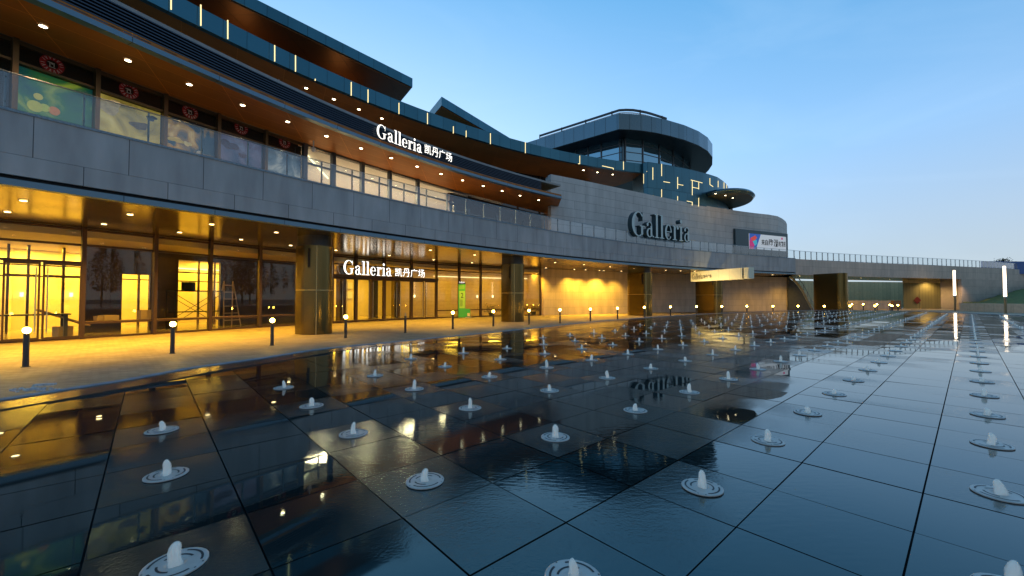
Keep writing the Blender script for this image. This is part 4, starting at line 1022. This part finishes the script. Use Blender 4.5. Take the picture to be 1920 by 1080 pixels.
# free-standing letters on the terrace
pl = offset(UW, -1.3); tr = Track(pl, 1177, 1288); c, _ = on_plan(pl, 1230)
sg = empty('terrace_letters', (c.x, c.y, 5.9), 'big unlit grey-teal three-dimensional letters standing on the terrace before the stone wall', 'sign')
g = G(); sign_text(g, 'Galleria', tr, 0, tr.L, 7.35, 2.2, .5); g.build('latin_lettering', [M['letterface'], M['letterdk']], sg)
# LED screen box
a = PD(1381, 427, 46.9); b = PD(1480, 438, 50.9); e = (b-a).xy; an = math.atan2(e.y, e.x); n = Vector((-e.y, e.x)).normalized(); c = (a.xy+b.xy)/2+n*.8; zt = 9.82; zb = 6.85; T = e.normalized()
sb = empty('screen_box', (c.x, c.y, zb), 'dark framed advertising screen box at the right end of the stone wall', 'billboard')
g = G(); g.box((c.x, c.y, (zt+zb)/2), (e.length, 1.2, zt-zb), an); g.build('screen_housing', M['letterdk'], sb)
def face(u0, u1, z0, z1, pr, m, nm, par):
    g = G(); g.box(None, (1, 1, 1)) if False else None
    A_ = a.xy+T*(u0*e.length); B_ = a.xy+T*(u1*e.length); q = (A_+B_)/2+n*(.2-pr/2)
    g.box((q.x, q.y, (z0+z1)/2), ((B_-A_).length, pr, z1-z0), an); return g.build(nm, m, par)
fr = face(.0, .225, zb+.1, zt-.12, .06, M['letterdk'], 'side_panel', sb)
M['led'] = mat('white screen image', (.5, .5, .52), .4, emit=(.62, .68, .74), es=.45)
led = face(.245, .955, zb+.75, zt-.42, .05, M['led'], 'screen', sb)
trk = Track([a.xy+n*.2-n*.06, b.xy+n*.2-n*.06], 1404, 1476)
trk.P = [a.xy+T*(.245*e.length)+n*.13, a.xy+T*(.955*e.length)+n*.13]; trk.S = [0, (trk.P[1]-trk.P[0]).length]; trk.L = trk.S[1]
W_ = trk.L; zl0, zl1 = zb+.75, zt-.42; hh = zl1-zl0
def tri(pts, m, nm, dz=.0):
    g = G(); n3 = Vector((n.x, n.y, 0))
    g.poly([Vector((*(trk.P[0]+T*(u*W_)), zl0+v*hh))-n3*(.002+dz) for u, v in pts]); return g.build(nm, m, led)
tri([(0,0),(.17,0),(.30,1),(0,1)], mat('screen blue', (.02,.08,.35), .4, emit=(.02,.10,.45), es=.5), 'screen_colour_shape')
tri([(0,.0),(.10,0),(.16,.5),(.04,.75),(0,.5)], mat('screen magenta', (.5,.02,.15), .4, emit=(.6,.02,.18), es=.5), 'screen_colour_shape', .002)
tri([(.03,.7),(.15,.9),(.20,.75),(.10,.45)], mat('screen red', (.6,.05,.04), .4, emit=(.7,.06,.04), es=.5), 'screen_colour_shape', .004)
tri([(.08,.5),(.19,.62),(.20,.35),(.14,.2)], mat('screen cyan', (.05,.4,.5), .4, emit=(.05,.5,.6), es=.4), 'screen_colour_shape', .006)
M['ink'] = mat('black ink', (.02,.02,.025), .5)
cjk('来自', trk, W_*.31, W_*.50, zl0+.30*hh, hh*.38, .004, 'screen_text', M['ink'], led, None, .018)
cjk('欧洲', trk, W_*.51, W_*.77, zl0+.24*hh, hh*.52, .004, 'screen_text', M['ink'], led, None, .018)
cjk('的精彩', trk, W_*.78, W_*.99, zl0+.28*hh, hh*.38, .004, 'screen_text', M['ink'], led, None, .018)
tri([(.86,.78),(.90,.78),(.90,.92),(.86,.92)], bpy.data.materials['screen magenta'], 'screen_colour_shape', .002)
# hanging beam sign
a = PD(1295, 512, 45); b = PD(1403, 501.5, 38); e = (b-a).xy; L_ = e.length; T = e.normalized(); n = Vector((-T.y, T.x)); an = math.atan2(e.y, e.x); zt = 4.60; zb = 3.55
hs = empty('beam_sign', (a.x, a.y, zb), 'long cream sign beam jutting out from under the terrace over the walkway', 'sign')
def seg(u0, u1, nm):
    A_ = a.xy+T*L_*u0; B_ = a.xy+T*L_*u1; c = (A_+B_)/2+n*.35; g = G(); g.box((c.x, c.y, (zt+zb)/2), ((B_-A_).length, .7, zt-zb), an); return g.build(nm, M['cream'], hs)
zt = 4.62; seg(0, .905, 'beam_body'); seg(.93, 1, 'beam_end_block')
A_ = a.xy+T*L_*.90; B_ = a.xy+T*L_*.94; c = (A_+B_)/2+n*.35; g = G(); g.box((c.x, c.y, (zt+zb)/2), ((B_-A_).length, .5, zt-zb-.1), an); g.build('beam_joint', M['black'], hs)
for u, en_ in ((.15, 500), (.45, 650), (.75, 500)):  # spots without fixtures, added only to brighten the beam face
    q = a.xy+T*L_*u-n*1.6; light('SPOT', 'added_sign_spot', (q.x, q.y, 1.6), en_, (1, .74, .28), hs, .1, Vector((n.x*1.6, n.y*1.6, 2.4)).to_track_quat('-Z', 'Y').to_euler(), 1.7, .8)
trk.P = [a.xy-n*.012, b.xy-n*.012]; trk.S = [0, L_]; trk.L = L_
g = G(); sign_text(g, 'Galleria', trk, L_*.03, L_*.24, zb+.22, .60, .012); g.build('sign_lettering', [M['textdk'], M['textdk']], hs)
cjk('凯丹广场', trk, L_*.25, L_*.40, zb+.26, .38, .012, 'sign_lettering', M['textdk'], hs)
# ------------------------------------------------------------------ bollards
BL = [(48,688),(323,663),(510,648),(648,634),(760,624),(849,617),(925,612),(992,608.5),(1050,606),(1107,602.5),(1158,599)]
pos = [(PZ(x, y, 0).xy, x == 760) for x, y in BL]
for x, d in ((1208, 36.2), (1257, 38.2), (1306, 39.8), (1353, 40.8), (1400, 41.4), (1449, 41.8), (1496, 42), (1545, 42), (1593, 42.5), (1640, 43), (1597, 56), (1618, 56), (1644, 55), (1668, 50), (1672, 44), (1683, 48)):
    pos.append((Vector(((x-960)/F*d, d)), False))
def make_bollard(lit):
    o = empty('bollard_light', (0, 0, 0)); g = G()
    g.lathe([(.085, 0), (.085, .012), (.058, .016), (.055, .82), (.050, .835), (0, .835)], n=16); g.build('bollard_post', M['dkmetal'], o, smooth=False)
    g = G(); r = .076; cz = .908
    g.lathe([(r*math.sin(math.pi*k/10), cz-r*math.cos(math.pi*k/10)) for k in range(11)], n=16)
    if lit:
        g.build('globe', M['globe'], o, smooth=True)
    else:
        g = G(); g.lathe([(.03, .835), (.03, .98), (0, .99)], n=8); g.build('lamp_socket', M['steel'], o)
    return o
pl_, pu_ = make_bollard(True), make_bollard(False)
first = True
for k, (p, un) in enumerate(pos):
    if un: o = pu_; lab = 'slim dark bollard post with its glass globe missing, in front of the entrance doors'
    elif first: o = pl_; first = False; lab = None
    else: o = copy_tree(pl_); lab = None
    o.location = (p.x, p.y, 0)
    tag(o, lab or 'slim dark bollard topped by a glowing yellow globe at the walkway edge', 'bollard', 'bollard lights along the walkway')
# ------------------------------------------------------------------ light columns
def light_pole(loc, htot, zc, r, lab):
    o = empty('light_column', (loc.x, loc.y, 0), lab, 'lamp post', 'tall light columns on the plaza')
    g = G(); g.lathe([(r*1.25, 0), (r*1.25, .03), (r*.80, .04), (r*.80, zc-.12), (0, zc-.12)], c=(loc.x, loc.y, 0), n=16); g.build('pole_base', mat('pole base metal', (.22, .19, .12), .35, metal=.7) if 'pole base metal' not in bpy.data.materials else bpy.data.materials['pole base metal'], o)
    g = G(); g.lathe([(r*.9, zc-.12), (r*1.15, zc-.10), (r*1.15, zc+.06), (r*.9, zc+.08)], c=(loc.x, loc.y, 0), n=16); g.build('pole_collar', M['steel'], o)
    g = G(); g.lathe([(r, zc+.08), (r*.82, htot), (0, htot+.01)], c=(loc.x, loc.y, 0), n=16); g.build('light_tube', M['tube'], o)
    g = G(); g.box((loc.x+r*.95, loc.y+.1, (zc+htot)/2), (r*.4, r*.9, htot-zc)); g.build('tube_spine', M['dkmetal'], o)
    return o
light_pole(Vector(((1790-960)/F*56.6, 56.6)), 5.6, 2.05, .14, 'glowing light column in front of the beige bridge abutment')
light_pole(Vector(((1884.5-960)/F*46, 46)), 5.35, 1.85, .13, 'glowing light column before the grass slope at the far right')
for k, (x, y) in enumerate(((49, 34), (43, 22), (37.5, 10))): light_pole(Vector((x+6, y)), 5.4, 1.95, .17, 'glowing light column off to the right, seen only mirrored in the shop glass')
# ------------------------------------------------------------------ things beyond the bridge
g = G(); P = [PD(1470, 560, 72).xy, PD(1588, 560, 78).xy, PD(1697, 560, 80).xy]
g.ribbon(resample(P, step=2), 0, 4.9, .15); tag(g.build('hoarding_fence', M['olive']), 'long olive sheet-metal hoarding behind the bridge', 'fence')
g = G(); P = [PD(1590, 575, 62).xy, PD(1676, 575, 64).xy]; g.ribbon(P, 0, 1.38, .4); tag(g.build('low_wall', M['stone']), 'low beige stone wall lit by bollards under the bridge', 'wall')
g = G(); P = [PD(1676, 575, 63.5).xy, PD(1690, 575, 63.8).xy]; g.ribbon(P, 0, 1.35, .8); tag(g.build('planter_block', M['wood']), 'small brown block at the right end of the low stone wall', 'planter')
P = [PD(1694, 560, 66).xy, PD(1764, 560, 66).xy]; gt = empty('site_gate', (P[0].x, P[0].y, 0), 'olive metal site gate with a red diamond notice under the bridge', 'gate')
mid = P[0].lerp(P[1], .42)
for u, v in ((P[0], mid), (mid, P[1])):
    g = G(); g.ribbon([u+(v-u)*.01, v-(v-u)*.01], .05, 4.2, .08); g.build('gate_panel', mat('olive gate sheet', (.22, .20, .09), .6, joints=(.5, 30, .02, 0, .5), jit=.1) if 'olive gate sheet' not in bpy.data.materials else bpy.data.materials['olive gate sheet'], gt)
g = G(); g.ribbon([P[0], P[1]], 4.2, 5.0, .1); g.build('gate_lintel', M['olive'], gt)
g = G(); c = PD(1720, 563, 65.9); s = .62; g.poly([(c.x-s, c.y, c.z), (c.x, c.y, c.z-s), (c.x+s, c.y, c.z), (c.x, c.y, c.z+s)]); g.build('diamond_notice', mat('faded red paper', (.14, .012, .012), .7), gt)
# stair at the wall end
st = empty('outdoor_stair', (38, 56, 0), 'dark stone stair with metal railing descending behind the wall end', 'stairs')
A_ = PD(1479, 520, 57); B_ = PD(1522, 583, 57); g = G()
prof = [(1478, 519), (1487, 527), (1495, 536), (1503, 547), (1510, 560), (1517, 574), (1522, 583)]
pts = [PD(x, y, 57) for x, y in prof]
front = [(p.x, 57, max(0, p.z)) for p in pts]; bot = [(front[0][0], 57, 0)]
g.poly(bot+[(x, y, z) for x, y, z in front][::-1] if False else [(front[0][0], 57, 0)]+front[::-1])
bk = [(x, 60.5, z) for x, y, z in front]
for k in range(len(front)-1): g.quad(front[k], front[k+1], bk[k+1], bk[k])
g.quad((front[0][0], 57, 0), front[0], bk[0], (bk[0][0], 60.5, 0)); g.poly([(bk[0][0], 60.5, 0)]+bk)
g.build('stair_flight', M['stair'], st)
g = G()
for p, q in zip(front, front[1:]):
    g.tube((p[0]+.2, 56.9, p[2]+1.0), (q[0]+.2, 56.9, q[2]+1.0), .04, 6); g.tube((p[0]+.15, 56.95, p[2]+.1), (q[0]+.15, 56.95, q[2]+.1), .16, 4)
g.build('handrail', M['steel'], st)
for k in range(6):
    p = front[k]; g = G(); g.tube((p[0]+.2, 56.9, p[2]), (p[0]+.2, 56.9, p[2]+1.0), .035, 6); g.build('baluster', M['post'], st)
# right: low wall, grass slope, blue hoarding
g = G(); P = smooth([PD(1799, 580, 55).xy, PD(1860, 580, 50.5).xy, PD(1925, 580, 46.5).xy, PD(1990, 580, 43).xy], 2); g.ribbon(P, 0, 1.08, .4)
tag(g.build('retaining_wall', mat('sandy stone', (.60, .46, .32), .8, noise=.15, joints=(1.2, 30, .01, 0, .5), jit=.05)), 'low sandy stone wall holding the grass slope at the far right', 'wall')
fr_ = offset(P, .4); bk_ = [on_plan(C1, min(1975, proj((p.x, p.y, 1))[0]))[0].xy for p in fr_]
g = G(); nn = 8
def gz(u, s): return 1.0+ (.1+3.6*max(0, min(1, (u-1836)/150))**.85)*math.sin(min(1, s)*math.pi/2)
fr_ = resample(fr_, n=24); bk_ = resample(bk_, n=24)
rows = []
for p, q in zip(fr_, bk_):
    row = []
    for s in range(nn+1):
        w = p.lerp(q, s/nn); u = proj((w.x, w.y, 1.0))[0]; row.append((w.x, w.y, gz(u, s/nn)+random.uniform(-.10, .10)))
    rows.append(row)
for r_, r2 in zip(rows, rows[1:]):
    for s in range(nn): g.quad(r_[s], r2[s], r2[s+1], r_[s+1])
tag(g.build('grass_slope', M['grass'], smooth=True), kind='structure')
g = G(); P = [PD(1842, 500, 69).xy, PD(1990, 500, 70).xy]; g.ribbon(P, 5.9, 8.02, .2); tag(g.build('blue_hoarding', M['blue']), 'blue site hoarding above the bridge wall at the far right', 'fence')
# tuft of twigs above the hoarding
c = PD(1882, 487, 69.5); tr_ = empty('small_tree', (c.x, c.y, 5.9), 'small dark treetop just above the blue hoarding', 'tree')
g = G(); g.tube((c.x, c.y, 5.9), (c.x, c.y, 8.3), .06, 6); g.build('trunk', M['bark'], tr_)
g = G()
for k in range(160):
    v = Vector((random.gauss(0, .42), random.gauss(0, .4), random.gauss(.0, .16))); q = Vector((c.x, c.y, 8.2))+v
    u = Vector((random.uniform(-1, 1), random.uniform(-1, 1), random.uniform(-1, 1))).normalized()*.12; w = u.cross(Vector((.3, .5, .8))).normalized()*.06
    g.quad(q-u, q+w, q+u, q-w)
g.build('crown', M['leaf'], tr_)
# ------------------------------------------------------------------ small things by the entrance
p, t = on_plan(offset(GW, -1.0), 866); an = math.atan2(t.y, t.x)*.25
tm = empty('directory_totem', (p.x, p.y, 0), 'tall green directory totem with a large number 2 beside the entrance', 'sign')
g = G(); g.box((p.x, p.y, 1.5), (.60, .14, 2.9), an); g.build('totem_body', M['green'], tm)
g = G(); g.box((p.x, p.y, 3.02), (.60, .14, .16), an); g.build('totem_cap', M['black'], tm)
T = Vector((math.cos(an), math.sin(an))); n = Vector((-T.y, T.x)); f0 = p.xy-n*.075
def pan(u0, u1, z0, z1, m, nm, pr=.004):
    c = f0+T*((u0+u1)/2)-n*pr/2; g = G(); g.box((c.x, c.y, (z0+z1)/2), (u1-u0, pr, z1-z0), an); return g.build(nm, m, tm)
pan(-.22, .26, .85, 2.35, M['green2'], 'totem_panel')
pan(-.24, .22, 2.5, 2.85, mat('pale green patch', (.2, .55, .12), .5), 'totem_patch')
for k in range(7): pan(-.17, .05+.02*(k % 3), 1.55-k*.085, 1.575-k*.085, M['ink'], 'text_line', .008)
trk.P = [f0-T*.30-n*.006, f0+T*.30-n*.006]; trk.S = [0, .6]; trk.L = .6
cjk('2', trk, .20, .44, 1.75, .42, .006, 'number', M['ink'], tm)
g = G(); sign_text(g, 'Galleria', trk, .06, .54, 3.03, .14, .02); g.build('totem_lettering', [M['sign'], M['white']], tm)
p2, _ = on_plan(offset(GW, -1.0), 876)
bx = empty('notice_stand', (p2.x, p2.y, 0), 'small green and white notice stand right of the green totem', 'sign')
g = G(); g.box((p2.x, p2.y, .45), (.55, .04, .70), an); g.build('stand_board', M['green'], bx)
g = G(); g.box((p2.x-.12, p2.y-.025, .58), (.26, .01, .36), an); g.box((p2.x+.13, p2.y-.025, .28), (.24, .01, .30), an); g.build('stand_patch', M['cream'], bx)
g = G(); g.box((p2.x, p2.y, .05), (.75, .3, .06), an); g.build('stand_base', M['white'], bx)
# potted shrubs inside the glass right of the totem
for x, lab in ((921, 'leafy shrub low inside the glass left of the second column'), (1000, 'leafy shrub low inside the glass right of the second column')):
    p, t = on_plan(offset(GW, .9), x); o = empty('potted_shrub', (p.x, p.y, 0), lab, 'plant')
    g = G(); g.lathe([(.22, .03), (.28, .35), (.24, .35), (0, .33)], c=(p.x, p.y, 0), n=12); g.build('pot', M['dkmetal'], o)
    g = G()
    for k in range(260):
        v = Vector((random.gauss(0, .5), random.gauss(0, .25), abs(random.gauss(.25, .22)))); q = Vector((p.x, p.y, .4))+v
        u = Vector((random.uniform(-1, 1), random.uniform(-1, 1), random.uniform(-.3, 1))).normalized()*.09; w = u.cross(Vector((.3, .5, .8))).normalized()*.03
        g.quad(q-u, q+w, q+u, q-w)
    g.build('leaves', M['leaf'], o)
# scaffold, ladder, table, boxes in the left shop
def place(px, off): p, t = on_plan(offset(GW, off), px); return p.xy, t
p, t = place(374, 2.3); T = Vector((t.x, t.y)); n = Vector((-t.y, t.x))
o = empty('scaffold_frame', (p.x, p.y, 0), 'black scaffold frame with crossed braces inside the left shop', 'scaffold')
cs = [p+T*a+n*b for a, b in ((-1.15, 0), (1.15, 0), (1.15, .9), (-1.15, .9))]
for c in cs:
    g = G(); g.tube((c.x, c.y, .03), (c.x, c.y, 2.15), .025, 6); g.build('upright', M['black'], o)
for a, b in ((0, 1), (1, 0), (3, 2), (2, 3)):
    g = G(); g.tube((*cs[a], .35), (*cs[b], 1.95), .016, 5); g.build('brace', M['black'], o)
g = G(); c = sum(cs, Vector((0, 0)))/4; g.box((c.x, c.y, 2.12), (2.4, .9, .06), math.atan2(T.y, T.x)); g.box((c.x, c.y, .95), (2.3, .5, .05), math.atan2(T.y, T.x)); g.build('platform', M['black'], o)
g = G(); q = cs[0]+T*.75+n*.3; g.box((q.x, q.y, 2.38), (.5, .4, .46), math.atan2(T.y, T.x)); tag(g.build('storage_crate', M['black']), 'black crate standing on top of the scaffold', 'crate')
p, t = place(437, 2.2); T = Vector((t.x, t.y)); n = Vector((-t.y, t.x))
o = empty('step_ladder', (p.x, p.y, 0), 'pale wooden A-frame ladder inside the left shop', 'ladder')
for s in (-1, 1):
    for f in (0, 1):
        g = G(); a = p+T*(s*.48)+n*(f*1.0); b = p+T*(s*.25)+n*.5; g.tube((a.x, a.y, .04), (b.x, b.y, 2.75), .035, 4); g.build('ladder_rail', M['card'], o)
for k in range(6):
    z = .4+k*.42; w = .48-.23*z/2.75; q = p+n*(.5*z/2.75); g = G(); g.box((q.x, q.y, z), (w*2, .07, .05), math.atan2(T.y, T.x)); g.build('rung', M['card'], o)
p, t = place(45, 1.5); an = math.atan2(t.y, t.x)
o = empty('work_table', (p.x, p.y, 0), 'dark work table inside the left glass doors', 'table')
g = G(); g.box((p.x, p.y, 1.02), (2.6, .8, .06), an); g.build('table_top', M['dkmetal'], o)
for s in (-1, 1):
    for f in (-1, 1):
        q = p+Vector((math.cos(an), math.sin(an)))*s*1.15+Vector((-math.sin(an), math.cos(an)))*f*.3; g = G(); g.box((q.x, q.y, .51), (.12, .12, .98), an); g.build('table_leg', M['dkmetal'], o)
p, t = place(120, 1.8); an = math.atan2(t.y, t.x)
g = G(); m_ = Matrix.Translation((p.x, p.y, .85)) @ Matrix.Rotation(an, 4, 'Z') @ Matrix.Rotation(.45, 4, 'Y'); g.box(None, (1.7, .9, .06), M=m_); g.box((p.x, p.y, .25), (.5, .4, .45), an+.3); tag(g.build('leaning_board', M['card']), 'tilted cardboard sheet leaning behind the right door leaf', 'board')
for x, w, h, lab in ((205, .55, .22, 'flat pale carton on the ledge left of the bright doorway'), (190, .35, .18, 'white carton beside the flat pale one on the ledge'), (275, .55, .42, 'upright pale carton on the ledge right of the bright doorway')):
    p, t = place(x, .7); an = math.atan2(t.y, t.x)+random.uniform(-.3, .3); g = G(); g.box((p.x, p.y, .72+h/2), (w, .4, h), an); g.box((p.x, p.y, .72+h+.005), (w*.8, .3, .01), an); tag(g.build('carton', M['card']), lab, 'box')
pl = offset(sub(GW, 158, 560), .35); g = G(); g.ribbon(pl, .64, .70, .7); g.build('window_ledge', M['wood'], MALL)
# CCTV cameras under the ceilings
for (x, y, z, lab) in ((588, 272, 9.40, 'white ceiling camera above the lit upper shop'), (523, 157, 14.70, 'ceiling camera under the upper terrace ceiling')):
    pz_, _ = (PZ(x, y-8, z), 0); q = pz_; o = empty('security_camera', (q.x, q.y, z), lab, 'camera')
    g = G(); g.tube((q.x, q.y, z), (q.x, q.y, z-.35), .03, 8); g.build('camera_stem', M['white'], o)
    g = G(); g.lathe([(0, -.35), (.09, -.35), (.10, -.45), (.08, -.54), (0, -.58)], c=(q.x, q.y, z), n=12); g.build('camera_head', M['white'], o)
# rubble at the kerb
c = PZ(62, 733, DECK_Z); g = G()
for k in range(46):
    q = c+Vector((random.gauss(0, .09), random.gauss(0, .035), 0)); z = random.uniform(.006, .020)
    g.box((q.x, q.y, DECK_Z+.012+z*.4), (z*1.5, z, z), random.uniform(0, 3))
q = PZ(84, 727, DECK_Z); g.box((q.x, q.y, DECK_Z+.03), (.15, .05, .015), .3)
tag(g.build('stone_rubble', mat('pale rubble', (.45, .48, .52), .8, noise=.4, nscale=40)), 'small heap of bluish stone rubble on the kerb at lower left', 'rubble', kind='stuff')
# ------------------------------------------------------------------ trees across the plaza, mirrored in the shop glass
def tree(x, y, h):
    o = empty('plaza_tree', (x, y, 0), 'dark leafy tree across the plaza, seen only as a reflection in the shop glass', 'tree', 'trees across the plaza')
    g = G(); g.tube((x, y, 0), (x, y, h*.5), .16, 8, .09)
    for k in range(6):
        a = k*1.05; g.tube((x, y, h*(.3+.06*k)), (x+math.cos(a)*1.1, y+math.sin(a)*1.1, h*(.55+.06*k)), .05, 5, .02)
    g.build('trunk', M['bark'], o); g = G()
    for k in range(900):
        u = random.random(); R_ = 1.7*math.sin(math.pi*min(1, .15+u*.85))+.2; a = random.uniform(0, 6.28); rr = R_*random.random()**.5
        q = Vector((x+rr*math.cos(a), y+rr*math.sin(a), h*(.28+.72*u))); d = Vector((random.uniform(-1, 1), random.uniform(-1, 1), random.uniform(-1, 1))).normalized()*.22; w = d.cross(Vector((.2, .6, .7))).normalized()*.13
        g.quad(q-d, q+w, q+d, q-w)
    g.build('crown', M['leaf'], o)
for x, y, h in ((50, 34, 9.5), (53, 29, 10.5), (48, 25, 9), (52, 20, 11), (49, 15, 10), (53, 10, 11), (48, 6, 9.5), (52, 1, 10.5), (47, -4, 10), (51, -9, 11), (46, -14, 10), (42, -19, 10.5), (60, 24, 12), (60, 14, 12), (59, 4, 12), (57, -7, 12)): tree(x, y, h)
